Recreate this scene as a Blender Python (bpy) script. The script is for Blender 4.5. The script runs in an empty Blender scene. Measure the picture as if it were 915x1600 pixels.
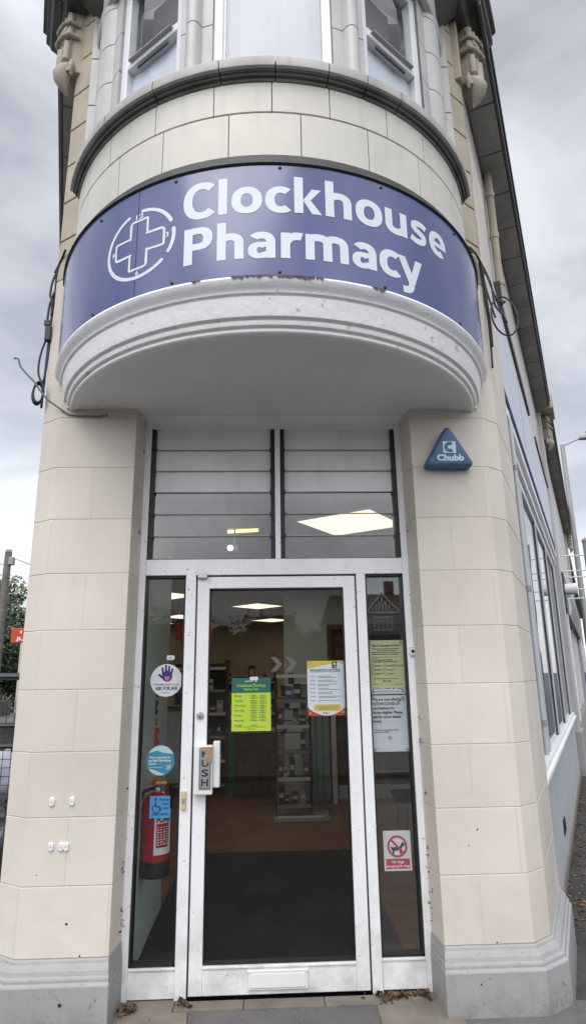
import bpy, bmesh, math, random
from math import sin, cos, pi, radians, sqrt, atan2, acos
from mathutils import Vector, Matrix, noise as mnoise
random.seed(7)
sc = bpy.context.scene
COL = sc.collection
V = Vector

# ------------------------------------------------------------------ materials
def new_mat(name):
    m = bpy.data.materials.new(name); m.use_nodes = True
    nt = m.node_tree; nt.nodes.clear()
    return m, nt, nt.nodes, nt.links

def N(nt, t, **kw):
    n = nt.nodes.new(t)
    for k, v in kw.items(): setattr(n, k, v)
    return n

def mixc(nt, fac, a, b, blend='MIX'):
    n = N(nt, 'ShaderNodeMix', data_type='RGBA', blend_type=blend)
    for sock, val in ((n.inputs[0], fac), (n.inputs[6], a), (n.inputs[7], b)):
        if hasattr(val, 'links'): nt.links.new(val, sock)
        elif isinstance(val, (int, float)): sock.default_value = val
        else: sock.default_value = (*val[:3], 1)
    return n.outputs[2]

def ramp(nt, src, stops):
    r = N(nt, 'ShaderNodeValToRGB')
    nt.links.new(src, r.inputs[0])
    el = r.color_ramp.elements
    el[0].position, el[1].position = stops[0][0], stops[-1][0]
    def c(v): return (v, v, v, 1) if isinstance(v, (int, float)) else (*v[:3], 1)
    el[0].color, el[1].color = c(stops[0][1]), c(stops[-1][1])
    for p, v in stops[1:-1]:
        e = el.new(p); e.color = c(v)
    return r.outputs[0]

def noise(nt, scale, detail=4, rough=.55, vec=None, stretch=None):
    tc = N(nt, 'ShaderNodeTexCoord')
    src = tc.outputs['Object'] if vec is None else vec
    if stretch:
        mp = N(nt, 'ShaderNodeMapping'); mp.inputs['Scale'].default_value = stretch
        nt.links.new(src, mp.inputs[0]); src = mp.outputs[0]
    n = N(nt, 'ShaderNodeTexNoise'); n.inputs['Scale'].default_value = scale
    n.inputs['Detail'].default_value = detail; n.inputs['Roughness'].default_value = rough
    nt.links.new(src, n.inputs['Vector'])
    return n.outputs['Fac']

def surf(name, base, rough=.5, var=.12, vscale=2.5, streak=0, spots=0, spotcol=(.05,.045,.04), spotscale=18,
         bump=.0, bscale=60, brick=None, low=None, spec=.5, metal=0, coat=0, emit=None, dark=None):
    """painted / stone surface: broad tone drift, vertical streaks, chips, splash dirt near the ground, optional block joints"""
    m, nt, ns, L = new_mat(name)
    out = N(nt, 'ShaderNodeOutputMaterial'); p = N(nt, 'ShaderNodeBsdfPrincipled')
    L.new(p.outputs[0], out.inputs[0])
    dk = dark or tuple(c*(1-2.2*var) for c in base)
    col = mixc(nt, ramp(nt, noise(nt, vscale, 6), [(.36, 0), (.68, 1)]), base, dk)
    if streak:
        f = ramp(nt, noise(nt, 5, 5, stretch=(4, 4, .35)), [(.5, 0), (.78, streak)])
        col = mixc(nt, f, col, tuple(c*.45 for c in base))
    if spots:
        f = ramp(nt, noise(nt, spotscale, 3, .7), [(.655, 0), (.69, spots)])
        col = mixc(nt, f, col, spotcol)
    if low:   # (height, amount, colour): splash dirt towards the ground
        g = N(nt, 'ShaderNodeNewGeometry'); s = N(nt, 'ShaderNodeSeparateXYZ'); L.new(g.outputs['Position'], s.inputs[0])
        mr = N(nt, 'ShaderNodeMapRange'); mr.inputs[1].default_value = 0; mr.inputs[2].default_value = low[0]
        mr.inputs[3].default_value = 1; mr.inputs[4].default_value = 0; L.new(s.outputs[2], mr.inputs[0])
        mu = N(nt, 'ShaderNodeMath', operation='MULTIPLY'); L.new(mr.outputs[0], mu.inputs[0])
        L.new(ramp(nt, noise(nt, 9, 6, .7), [(.35, 0), (.7, low[1])]), mu.inputs[1])
        col = mixc(nt, mu.outputs[0], col, low[2])
    bumpsrc = None
    if brick:   # (width, height, mortar, joint colour, amount, bump)
        uv = N(nt, 'ShaderNodeUVMap')
        b = N(nt, 'ShaderNodeTexBrick', offset=.5)
        b.inputs['Scale'].default_value = 1; b.inputs['Mortar Size'].default_value = brick[2]
        b.inputs['Mortar Smooth'].default_value = .25; b.inputs['Bias'].default_value = 0
        b.inputs['Brick Width'].default_value = brick[0]; b.inputs['Row Height'].default_value = brick[1]
        b.inputs['Color1'].default_value = (1,1,1,1); b.inputs['Color2'].default_value = (.93,.93,.93,1)
        b.inputs['Mortar'].default_value = (1,1,1,1)
        L.new(uv.outputs[0], b.inputs['Vector'])
        col = mixc(nt, 1, col, b.outputs['Color'], 'MULTIPLY')
        brk = ramp(nt, noise(nt, 3.1, 3), [(.3, .45), (.6, 1)])
        fm = N(nt, 'ShaderNodeMath', operation='MULTIPLY'); L.new(b.outputs['Fac'], fm.inputs[0]); L.new(brk, fm.inputs[1])
        fa = N(nt, 'ShaderNodeMath', operation='MULTIPLY'); L.new(fm.outputs[0], fa.inputs[0]); fa.inputs[1].default_value = brick[4]
        col = mixc(nt, fa.outputs[0], col, brick[3])
        bumpsrc = b.outputs['Fac']
    L.new(col, p.inputs['Base Color'])
    rr = N(nt, 'ShaderNodeMapRange'); rr.inputs[3].default_value = max(.02, rough-.08); rr.inputs[4].default_value = min(1, rough+.12)
    L.new(noise(nt, 14, 4), rr.inputs[0]); L.new(rr.outputs[0], p.inputs['Roughness'])
    p.inputs['Specular IOR Level'].default_value = spec; p.inputs['Metallic'].default_value = metal
    p.inputs['Coat Weight'].default_value = coat; p.inputs['Coat IOR'].default_value = 1.65; p.inputs['Coat Roughness'].default_value = .16
    if emit:
        p.inputs['Emission Color'].default_value = (*emit[0], 1); p.inputs['Emission Strength'].default_value = emit[1]
    nrm = None
    if bump:
        bn = N(nt, 'ShaderNodeBump'); bn.inputs['Strength'].default_value = bump; bn.inputs['Distance'].default_value = .01
        L.new(noise(nt, bscale, 5), bn.inputs['Height']); nrm = bn.outputs[0]
    if bumpsrc and brick[5]:
        b2 = N(nt, 'ShaderNodeBump', invert=True); b2.inputs['Strength'].default_value = brick[5]; b2.inputs['Distance'].default_value = .006
        L.new(bumpsrc, b2.inputs['Height'])
        if nrm: L.new(nrm, b2.inputs['Normal'])
        nrm = b2.outputs[0]
    if nrm: L.new(nrm, p.inputs['Normal'])
    return m

def glass(name, f0=.09, tint=(.95,.97,.965), dust_haze=.008):
    m, nt, ns, L = new_mat(name)
    out = N(nt, 'ShaderNodeOutputMaterial')
    t = N(nt, 'ShaderNodeBsdfTransparent'); t.inputs[0].default_value = (*tint, 1)
    g = N(nt, 'ShaderNodeBsdfGlossy'); g.inputs['Roughness'].default_value = .012
    lw = N(nt, 'ShaderNodeLayerWeight'); lw.inputs[0].default_value = .5
    pw = N(nt, 'ShaderNodeMath', operation='POWER'); L.new(lw.outputs['Facing'], pw.inputs[0]); pw.inputs[1].default_value = 4.5
    mr = N(nt, 'ShaderNodeMapRange'); mr.inputs[3].default_value = f0; mr.inputs[4].default_value = 1; L.new(pw.outputs[0], mr.inputs[0])
    bn = N(nt, 'ShaderNodeBump'); bn.inputs['Strength'].default_value = .03; bn.inputs['Distance'].default_value = .02
    L.new(noise(nt, 2.2, 1), bn.inputs['Height']); L.new(bn.outputs[0], g.inputs['Normal'])
    mx = N(nt, 'ShaderNodeMixShader'); L.new(mr.outputs[0], mx.inputs[0]); L.new(t.outputs[0], mx.inputs[1]); L.new(g.outputs[0], mx.inputs[2])
    d = N(nt, 'ShaderNodeBsdfDiffuse'); d.inputs[0].default_value = (.55,.55,.52,1)
    m2 = N(nt, 'ShaderNodeMixShader')
    L.new(ramp(nt, noise(nt, 7, 8, .75), [(.45, dust_haze*.3), (.75, dust_haze*2.5)]), m2.inputs[0])
    L.new(mx.outputs[0], m2.inputs[1]); L.new(d.outputs[0], m2.inputs[2]); L.new(m2.outputs[0], out.inputs[0])
    return m

def emitter(name, col, s):
    m, nt, ns, L = new_mat(name)
    out = N(nt, 'ShaderNodeOutputMaterial'); e = N(nt, 'ShaderNodeEmission')
    e.inputs[0].default_value = (*col, 1); e.inputs[1].default_value = s
    L.new(e.outputs[0], out.inputs[0]); return m

def flat(name, col, rough=.5, var=.04, **k): return surf(name, col, rough, var, vscale=5, **k)

M = {}
M['cream'] = surf('cream_masonry_paint', (.725,.668,.588), .72, .085, 1.1, streak=.06, spots=.2, spotcol=(.50,.45,.38), spotscale=9, bump=.22, bscale=9,
                  brick=(.43,.303,.0035,(.53,.485,.425),.45,.55), low=(.75,.45,(.47,.42,.35)))
M['grey_paint'] = surf('grey_plinth_paint', (.345,.345,.345), .6, .05, 4, streak=.15, spots=.5, spotscale=26, bump=.22, bscale=40, low=(.12,.8,(.15,.14,.12)))
M['white'] = surf('white_joinery_paint', (.86,.865,.875), .42, .035, 4, streak=.10, spots=.5, spotscale=34, bump=.08, bscale=50, low=(.6,.6,(.30,.28,.25)))
M['white_old'] = surf('weathered_white_paint', (.88,.88,.88), .5, .03, 5, streak=.12, spots=.4, spotcol=(.12,.105,.10), spotscale=13, bump=.4, bscale=24)
M['soffit'] = surf('soffit_paint', (.80,.805,.81), .6, .05, 1.5, streak=.08, spots=.15, spotscale=6, spotcol=(.6,.59,.57), bump=.06, bscale=12)
M['faience'] = surf('glazed_grey_stone', (.62,.595,.535), .42, .06, 2.2, streak=.22, bump=.05, bscale=20)
M['faience_jamb'] = surf('glazed_jamb_stone', (.50,.49,.485), .4, .06, 3, streak=.3, bump=.05, bscale=20)
M['sill_stone'] = surf('sill_stone', (.50,.485,.455), .5, .12, 4, streak=.5, bump=.1, bscale=30)
M['dark_stone'] = surf('dark_grey_stone', (.10,.098,.092), .55, .3, 4, bump=.2, bscale=30)  # dark stone for the sill cove and the cornices
M['flake'] = surf('bare_timber', (.13,.10,.085), .9, .3, 40)
M['joint'] = surf('dark_joint', (.06,.057,.052), .9, .1)
M['quoin'] = surf('buff_stone', (.47,.415,.315), .65, .1, 3, streak=.35, bump=.15, bscale=30)
M['console'] = surf('carved_buff_stone', (.42,.38,.31), .6, .14, 8, streak=.45, bump=.15, bscale=40)
M['eave'] = surf('eave_render', (.36,.355,.335), .75, .15, 2, streak=.35, bump=.2, bscale=30, brick=(.55,.8,.012,(.05,.05,.048),.9,.4))
M['lead'] = surf('black_flashing', (.028,.030,.033), .55, .2, 6, bump=.2, bscale=14)
M['gutter'] = surf('dark_gutter', (.10,.10,.10), .5, .1)
M['tile_wall'] = surf('white_glazed_tile_wall', (.70,.68,.64), .4, .08, 1.4, streak=.3, brick=(.6,.33,.009,(.13,.12,.11),.95,.5))
M['sign_blue'] = surf('blue_sign_panel', (.026,.045,.195), .4, .03, 1.3, spec=.1, coat=1.0)
M['sign_white'] = surf('white_sign_vinyl', (.64,.69,.735), .35, .01)
M['fascia_blue'] = surf('blue_fascia_gloss', (.035,.055,.22), .1, .06, 1, spec=.8, coat=.6)
M['fascia_sky_sheen'] = surf('fascia_painted_sky_sheen', (.62,.64,.74), .4, .02, 1)  # blue fascia's sky reflection painted in as a pale base colour
M['fascia_navy'] = surf('navy_fascia_band', (.015,.022,.085), .7, .05, 1, spec=.2)
M['alarm_blue'] = surf('alarm_box_plastic', (.055,.13,.26), .4, .12, 9, bump=.05, streak=.15)
M['black'] = flat('black_gasket', (.012,.012,.013), .45)
M['iron'] = flat('black_steel', (.02,.02,.022), .4)
M['cable'] = flat('black_cable', (.022,.022,.024), .55)
M['cable_grey'] = flat('grey_cable', (.16,.16,.16), .6)
M['alu'] = surf('brushed_aluminium', (.55,.56,.57), .35, .06, 20, metal=.85)
M['steel'] = flat('grey_steel', (.30,.31,.32), .4, metal=.7)
M['grey_plastic'] = flat('grey_plastic', (.30,.29,.275), .5)
M['handle_grey'] = flat('warm_grey_handle', (.38,.36,.34), .5)
M['upvc'] = surf('white_upvc', (.74,.76,.79), .3, .03, 3, streak=.12)
M['white_plastic'] = flat('white_plastic', (.78,.78,.77), .4)
M['cream_plastic'] = flat('yellowed_plastic', (.62,.50,.28), .4)
M['curtain_white'] = surf('net_curtain', (.50,.53,.58), .8, .05, 2)
M['curtain_side_lit'] = surf('net_curtain_brightened', (.82,.85,.90), .8, .03, 2)  # lighter copy of the net curtain: light put into its colour
M['glass'] = glass('shop_glass', .045, dust_haze=.005)
M['glass_side'] = glass('sidelight_glass', .20)
M['glass_up'] = glass('upper_glass', .07, (.93,.95,.98), .01)
M['glass_louvre'] = glass('louvre_glass', .15, (.94,.96,.95), .055)  # extra diffuse haze painted in for sky reflected by the blades
M['glass_shop'] = glass('flank_glass', .07, (.9,.92,.95), .01)
M['blade_white'] = surf('whitened_louvre', (.85,.85,.85), .35, .05, 4, streak=.15)
M['louvre_board'] = surf('white_backing_board', (.66,.65,.65), .6, .05, 3)
M['asphalt'] = surf('worn_asphalt', (.145,.142,.140), .88, .16, 3, spots=.9, spotcol=(.30,.29,.27), spotscale=75, bump=.6, bscale=130)
M['pavement_grit'] = surf('gritty_pavement', (.068,.066,.063), .9, .25, 4, spots=.9, spotcol=(.22,.19,.15), spotscale=38, bump=.7, bscale=90)
M['step_stone'] = surf('worn_step_stone', (.19,.17,.14), .8, .16, 6, spots=.6, spotscale=28, bump=.4, bscale=70)
M['concrete'] = surf('stained_concrete', (.22,.198,.165), .85, .16, 5, spots=.7, spotscale=24, bump=.4, bscale=60)
M['wood_floor'] = surf('brown_wood_floor', (.30,.125,.040), .3, .18, 4, bump=.05, bscale=20, brick=(1.2,.14,.003,(.05,.025,.012),.8,.2))
M['mat'] = surf('black_entrance_mat', (.009,.0095,.009), .95, .2, 5, spots=.5, spotcol=(.10,.10,.09), spotscale=70, bump=.8, bscale=240)
M['mat_edge'] = flat('mat_rubber_edge', (.012,.012,.012), .7)
M['green_wall'] = surf('pale_green_wall', (.60,.72,.68), .6, .05, 1.2, bump=.03)
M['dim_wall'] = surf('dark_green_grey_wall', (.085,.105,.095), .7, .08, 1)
M['beige_wall'] = surf('beige_wall', (.62,.56,.43), .7, .08, 1)
M['ceiling'] = surf('grey_ceiling_tile', (.42,.40,.37), .85, .08, 4, brick=(.6,.6,.02,(.30,.29,.28),.8,.1))
M['dark_wood'] = surf('dark_wood', (.115,.052,.026), .45, .2, 6, streak=.4)
M['wood_panel'] = surf('brown_wood_panel', (.185,.085,.04), .45, .18, 5, streak=.4, brick=(.11,4,.006,(.04,.02,.01),.9,.4))
M['curtain_teal'] = surf('pale_teal_curtain', (.36,.47,.44), .85, .06, 3)
M['panel_light'] = emitter('lit_ceiling_panel', (1,.83,.60), 1.5)
M['panel_fill'] = emitter('added_fill_panel', (1,.88,.72), 4.0)  # stronger emission for ceiling lights added out of view
M['tube_light'] = emitter('lit_tube', (1,.80,.32), 1.6)
M['spot_light'] = emitter('lit_spot', (1,.97,.85), 2.5)
M['ext_red'] = surf('extinguisher_red', (.46,.012,.018), .22, .08, 5, coat=.5)
M['red'] = flat('red_print', (.60,.03,.045), .4)
M['crimson'] = flat('crimson_print', (.62,.035,.10), .4)
M['orange'] = flat('orange_print', (.52,.065,.02), .45)
M['yellow'] = flat('yellow_print', (.75,.52,.06), .45)
M['lime'] = flat('lime_print', (.58,.74,.045), .45)
M['dkgreen'] = flat('dark_green_print', (.02,.15,.115), .45)
M['paleyellow'] = surf('pale_yellow_print', (.66,.70,.36), .5, .06, 6)
M['paper'] = flat('white_paper', (.74,.77,.84), .5)
M['white_print'] = flat('white_print', (.82,.83,.84), .45)
M['ink'] = flat('black_ink', (.022,.024,.03), .5)
M['ink_soft'] = flat('soft_ink', (.16,.17,.18), .5)
M['purple'] = flat('purple_print', (.055,.025,.20), .45)
M['pink'] = flat('pink_print', (.62,.19,.36), .45)
M['cyan'] = flat('blue_print', (.045,.28,.44), .4)
M['palecyan'] = flat('pale_blue_print', (.55,.72,.80), .4)
M['ring_blue'] = flat('bright_blue_print', (.065,.33,.66), .35)
M['navy'] = flat('navy_print', (.012,.02,.10), .4)
M['blutack'] = flat('grey_tack', (.36,.42,.44), .7)
M['tape'] = surf('brown_tape', (.40,.26,.15), .5, .15, 15)
M['chev'] = flat('frosted_vinyl', (.15,.15,.14), .6)
M['lilac'] = surf('lilac_window_reflection', (.33,.34,.56), .5, .06, 2)  # reflections of the flank glass, painted as lilac backing boards
M['pale_green_vinyl'] = surf('green_grey_window_board', (.38,.43,.40), .6, .08, 2)
M['post_grey'] = surf('grey_white_post', (.50,.52,.55), .45, .05, 3, streak=.15)
M['riser'] = surf('pale_grey_stall_riser', (.50,.525,.56), .5, .06, 2, streak=.15, low=(.3,.5,(.3,.28,.24)))
M['shop_dark'] = surf('dark_blue_shopfront', (.03,.045,.065), .4, .1)
M['brown_batten'] = flat('brown_batten', (.13,.105,.085), .7)
M['rend_grey'] = surf('grey_render', (.36,.35,.34), .75, .1, 2)
M['roof_tile'] = surf('brown_roof_tile', (.13,.085,.07), .8, .15, 3, brick=(.2,.15,.01,(.05,.04,.04),.7,.4))
M['half_white'] = surf('white_gable_plaster', (.88,.87,.84), .7, .05)
M['half_black'] = flat('black_gable_timber', (.03,.028,.025), .6)
M['brick'] = surf('red_brick', (.24,.11,.075), .8, .15, 3)
M['bark'] = surf('brown_bark', (.12,.09,.07), .9, .25, 5, bump=.5, bscale=30)
M['pole_wood'] = surf('grey_pole_wood', (.20,.185,.17), .85, .2, 5, streak=.4)
M['galv'] = flat('galvanised_steel', (.36,.36,.36), .5, metal=.4)
M['leaf_dark'] = surf('dark_foliage', (.035,.06,.026), .6, .3, .7)
M['leaf_mid'] = surf('mid_foliage', (.07,.105,.04), .6, .3, .7)
M['leaf_pale'] = surf('autumn_foliage', (.20,.19,.11), .6, .25, .7)
M['dry_leaf'] = surf('dry_brown_leaf', (.17,.085,.035), .7, .3, 30)
M['dry_leaf2'] = surf('dark_brown_leaf', (.085,.05,.028), .7, .3, 30)
M['dry_leaf3'] = surf('tan_leaf', (.30,.19,.08), .7, .3, 30)
M['grit'] = surf('pale_grit', (.42,.40,.36), .9, .2, 40)
M['bag'] = surf('white_sack', (.55,.57,.72), .35, .12, 5)
M['bag_dark'] = surf('dark_sack', (.05,.055,.07), .35, .12, 5)
M['skip'] = surf('dark_skip', (.07,.065,.06), .6, .2)
M['green_box'] = flat('green_box', (.04,.19,.05), .5)
M['blue_box'] = flat('blue_packet', (.03,.12,.36), .4)
M['grey_box'] = flat('grey_packet', (.35,.35,.36), .4)
M['dark_box'] = flat('dark_packet', (.06,.055,.06), .4)
M['white_box'] = flat('white_packet', (.65,.65,.66), .4)
M['dull_red'] = flat('dull_red_packet', (.20,.035,.03), .4)
M['clear'] = glass('clear_wrap', .2, (.6,.6,.6), .05)
M['mirror'] = flat('dark_grey_shelf', (.11,.11,.115), .3)
M['hole'] = flat('dark_hole', (.015,.012,.01), .9)

# ------------------------------------------------------------------ mesh builder
class MB:
    def __init__(s, f=None): s.v = []; s.f = []; s.uv = {}; s.mi = []; s.map = f; s.cur = 0
    def P(s, p):
        p = s.map(*p) if s.map else p
        s.v.append(tuple(p)); return len(s.v)-1
    def face(s, idx, uv=None):
        s.f.append(tuple(idx)); s.mi.append(s.cur)
        if uv: s.uv[len(s.f)-1] = uv
    def poly(s, pts, uv=None): s.face([s.P(p) for p in pts], uv); return s
    def box(s, x0, x1, y0, y1, z0, z1, f=None):
        old = s.map
        if f: s.map = f
        i = [s.P(p) for p in ((x0,y0,z0),(x1,y0,z0),(x1,y1,z0),(x0,y1,z0),(x0,y0,z1),(x1,y0,z1),(x1,y1,z1),(x0,y1,z1))]
        dx, dy, dz = x1-x0, y1-y0, z1-z0
        for q, uv in (((0,1,5,4),[(x0,z0),(x1,z0),(x1,z1),(x0,z1)]), ((1,2,6,5),[(y0,z0),(y1,z0),(y1,z1),(y0,z1)]),
                      ((2,3,7,6),[(x1,z0),(x0,z0),(x0,z1),(x1,z1)]), ((3,0,4,7),[(y1,z0),(y0,z0),(y0,z1),(y1,z1)]),
                      ((0,3,2,1),[(x0,y0),(x0,y1),(x1,y1),(x1,y0)]), ((4,5,6,7),[(x0,y0),(x1,y0),(x1,y1),(x0,y1)])):
            s.face([i[k] for k in q], uv)
        s.map = old; return s
    def pane(s, x0, x1, y, z0, z1): return s.poly([(x0,y,z0),(x1,y,z0),(x1,y,z1),(x0,y,z1)])
    def loft(s, rings, close=True, cap=True, us=None, vs=None):
        """rings: lists of 3-D points"""
        n = len(rings[0]); ids = [[s.P(p) for p in r] for r in rings]
        if us is None:
            us = [0]
            for k in range(n): us.append(us[-1] + (V(rings[0][(k+1) % n]) - V(rings[0][k])).length)
        for j in range(len(rings)-1):
            v0 = vs[j] if vs else rings[j][0][2]; v1 = vs[j+1] if vs else rings[j+1][0][2]
            for k in range(n if close else n-1):
                k2 = (k+1) % n
                s.face((ids[j][k], ids[j][k2], ids[j+1][k2], ids[j+1][k]), [(us[k],v0),(us[k+1],v0),(us[k+1],v1),(us[k],v1)])
        if cap and close:
            s.face(ids[0][::-1]); s.face(ids[-1])
        return s
    def prism(s, pts, z0, z1): return s.loft([[(x,y,z0) for x,y in pts], [(x,y,z1) for x,y in pts]])
    def tube(s, pts, r, n=8, cap=True):
        pts = [V(p) for p in pts]; rings = []
        up = V((0,0,1))
        t0 = (pts[1]-pts[0]).normalized()
        a = t0.cross(up) if abs(t0.dot(up)) < .95 else t0.cross(V((1,0,0)))
        a.normalize()
        for i, p in enumerate(pts):
            t = (pts[min(i+1, len(pts)-1)] - pts[max(i-1, 0)]).normalized()
            a = (a - t*a.dot(t)).normalized(); b = t.cross(a)
            rr = r[i] if isinstance(r, (list, tuple)) else r
            rings.append([tuple(p + (a*cos(2*pi*k/n) + b*sin(2*pi*k/n))*rr) for k in range(n)])
        return s.loft(rings, True, cap)
    def lathe(s, c, prof, n=20, axis='z'):
        rings = []
        for r, h in prof:
            r = max(r, 1e-4)
            if axis == 'z': rings.append([(c[0]+r*cos(2*pi*k/n), c[1]+r*sin(2*pi*k/n), c[2]+h) for k in range(n)])
            elif axis == 'y': rings.append([(c[0]+r*cos(2*pi*k/n), c[1]+h, c[2]+r*sin(2*pi*k/n)) for k in range(n)])
            else: rings.append([(c[0]+h, c[1]+r*cos(2*pi*k/n), c[2]+r*sin(2*pi*k/n)) for k in range(n)])
        return s.loft(rings)
    def arc(s, prof, a0, a1, n=48, yc=3.75, closed=True, cap=True):
        """profile (R, z) swept about the bay's axis from angle a0 to a1 (degrees, 0 = towards the street)"""
        rings = []
        for i in range(n+1):
            a = radians(a0 + (a1-a0)*i/n)
            rings.append([(r*sin(a), yc - r*cos(a), z) for r, z in prof])
        us = [0]
        for k in range(len(prof)):
            q, w = prof[k], prof[(k+1) % len(prof)]; us.append(us[-1]+sqrt((q[0]-w[0])**2+(q[1]-w[1])**2))
        rm = max(r for r, z in prof)
        return s.loft(rings, closed, cap, us, [rm*radians(a0+(a1-a0)*i/n) for i in range(n+1)])
    def build(s, name, mat, parent=None, smooth=False, bevel=0, recalc=True, seg=2):
        me = bpy.data.meshes.new(name)
        off = V(OFF.get(parent.name, (0,0,0))) if parent else V((0,0,0))
        me.from_pydata([tuple(V(p)-off) for p in s.v], [], s.f)
        mats = mat if isinstance(mat, (list, tuple)) else [mat]
        for m in mats: me.materials.append(m)
        uvl = me.uv_layers.new(name='UVMap')
        for p in me.polygons:
            p.material_index = s.mi[p.index]; p.use_smooth = bool(smooth)
            u = s.uv.get(p.index)
            if u:
                for li, c in zip(p.loop_indices, u): uvl.data[li].uv = c
        if recalc:
            bm = bmesh.new(); bm.from_mesh(me); bmesh.ops.recalc_face_normals(bm, faces=bm.faces); bm.to_mesh(me); bm.free()
        if smooth == 'auto' or (smooth and smooth is not True): me.set_sharp_from_angle(angle=radians(35))
        o = bpy.data.objects.new(name, me); COL.objects.link(o)
        if parent:
            o.parent = parent; OFF[o.name] = tuple(off)
        else: OFF[o.name] = (0,0,0)
        if bevel:
            b = o.modifiers.new('bevel', 'BEVEL'); b.width = bevel; b.segments = seg; b.limit_method = 'ANGLE'; b.angle_limit = radians(40)
        return o

OFF = {}
def tag(o, label, cat, group=None):
    o['label'] = label; o['category'] = cat
    if group: o['group'] = group
    return o
def thing(name, loc, label, cat, group=None):
    o = bpy.data.objects.new(name, None); COL.objects.link(o); o.location = loc; o.empty_display_size = .1
    OFF[o.name] = tuple(loc); return tag(o, label, cat, group)
def structure(o): o['kind'] = 'structure'; return o
def stuff(o, label=None, cat=None):
    o['kind'] = 'stuff'
    if label: tag(o, label, cat)
    return o
def dup(root, loc, label=None, rot=None):
    r = root.copy(); COL.objects.link(r); r.location = loc
    if rot is not None: r.rotation_euler = rot
    if label: r['label'] = label
    for ch in root.children:
        c = ch.copy(); COL.objects.link(c); c.parent = r
        for g in ch.children:
            d = g.copy(); COL.objects.link(d); d.parent = c
    return r

# 2-D artwork helpers: everything returns (verts2d, faces) --------------------
def text2d(body, bold=0., spacing=1., shear=0., align='LEFT', line=1.):
    cu = bpy.data.curves.new('lettering', 'FONT'); cu.body = body; cu.size = 1; cu.offset = bold; cu.space_character = spacing
    cu.shear = shear; cu.align_x = align; cu.resolution_u = 5; cu.space_line = line
    o = bpy.data.objects.new('lettering', cu); COL.objects.link(o)
    dg = bpy.context.evaluated_depsgraph_get(); dg.update()
    me = bpy.data.meshes.new_from_object(o.evaluated_get(dg))
    vs = [(v.co.x, v.co.y) for v in me.vertices]; fs = [tuple(p.vertices) for p in me.polygons]
    bpy.data.objects.remove(o); bpy.data.curves.remove(cu); bpy.data.meshes.remove(me)
    return vs, fs
def fit_w(shape, x0, x1, ybase, h=None, href=None):
    """scale a lettering shape so that it spans x0..x1, baseline at ybase; h = height its tallest part gets"""
    vs, fs = shape; a = min(v[0] for v in vs); b = max(v[0] for v in vs); top = max(v[1] for v in vs)
    sx = (x1-x0)/(b-a); sy = sx if h is None else h/(href or top)
    return [(x0+(x-a)*sx, ybase+y*sy) for x, y in vs], fs
def stroke(pts, w, closed=False, caps=False):
    """ribbon of constant width with mitred joints and, if wanted, round ends"""
    if closed and pts[0] != pts[-1] and (abs(pts[0][0]-pts[-1][0])+abs(pts[0][1]-pts[-1][1])) < 1e-6: pts = pts[:-1]
    n = len(pts); vs = []; fs = []
    if not closed and (abs(pts[0][0]-pts[-1][0])+abs(pts[0][1]-pts[-1][1])) < 1e-6: closed = True; pts = pts[:-1]; n -= 1
    def nrm(p, q):
        d = sqrt((q[0]-p[0])**2+(q[1]-p[1])**2) or 1e-9
        return (-(q[1]-p[1])/d, (q[0]-p[0])/d)
    for i in range(n):
        a = nrm(pts[i-1], pts[i]) if (i > 0 or closed) else None
        b = nrm(pts[i], pts[(i+1) % n]) if (i < n-1 or closed) else None
        a = a or b; b = b or a
        mx, my = a[0]+b[0], a[1]+b[1]; l2 = mx*mx+my*my
        k = min(2/l2, 1.3) if l2 > 1e-6 else 1
        vs += [(pts[i][0]+mx*k*w/2, pts[i][1]+my*k*w/2), (pts[i][0]-mx*k*w/2, pts[i][1]-my*k*w/2)]
    for i in range(n if closed else n-1):
        j = (i+1) % n; fs.append((2*i, 2*i+1, 2*j+1, 2*j))
    if caps and not closed:
        for e, o in ((0, 1), (n-1, n-2)):
            dx, dy = pts[e][0]-pts[o][0], pts[e][1]-pts[o][1]; a0 = atan2(dy, dx); k = len(vs)
            vs += [(pts[e][0]+cos(a0-pi/2+pi*t/10)*w/2, pts[e][1]+sin(a0-pi/2+pi*t/10)*w/2) for t in range(11)]
            fs.append(tuple(range(k, k+11)))
    return vs, fs
def disc(cx, cy, r, n=28, ry=None):
    ry = ry or r
    return [(cx+r*cos(2*pi*k/n), cy+ry*sin(2*pi*k/n)) for k in range(n)], [tuple(range(n))]
def rect(x0, y0, x1, y1): return [(x0,y0),(x1,y0),(x1,y1),(x0,y1)], [(0,1,2,3)]
def rrect(x0, y0, x1, y1, r, n=5):
    p = []
    for cx, cy, a in ((x1-r,y1-r,0),(x0+r,y1-r,90),(x0+r,y0+r,180),(x1-r,y0+r,270)):
        p += [(cx+r*cos(radians(a+90*i/n)), cy+r*sin(radians(a+90*i/n))) for i in range(n+1)]
    return p, [tuple(range(len(p)))]
def polyg(pts): return list(pts), [tuple(range(len(pts)))]
def arcpts(cx, cy, r, a0, a1, n=24, ry=None):
    ry = ry or r
    return [(cx+r*cos(radians(a0+(a1-a0)*i/n)), cy+ry*sin(radians(a0+(a1-a0)*i/n))) for i in range(n+1)]
def move(shape, dx, dy, k=1.): return [(x*k+dx, y*k+dy) for x, y in shape[0]], shape[1]
def join(*shapes):
    vs = []; fs = []
    for v, f in shapes:
        k = len(vs); vs += list(v); fs += [tuple(i+k for i in q) for q in f]
    return vs, fs
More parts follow.
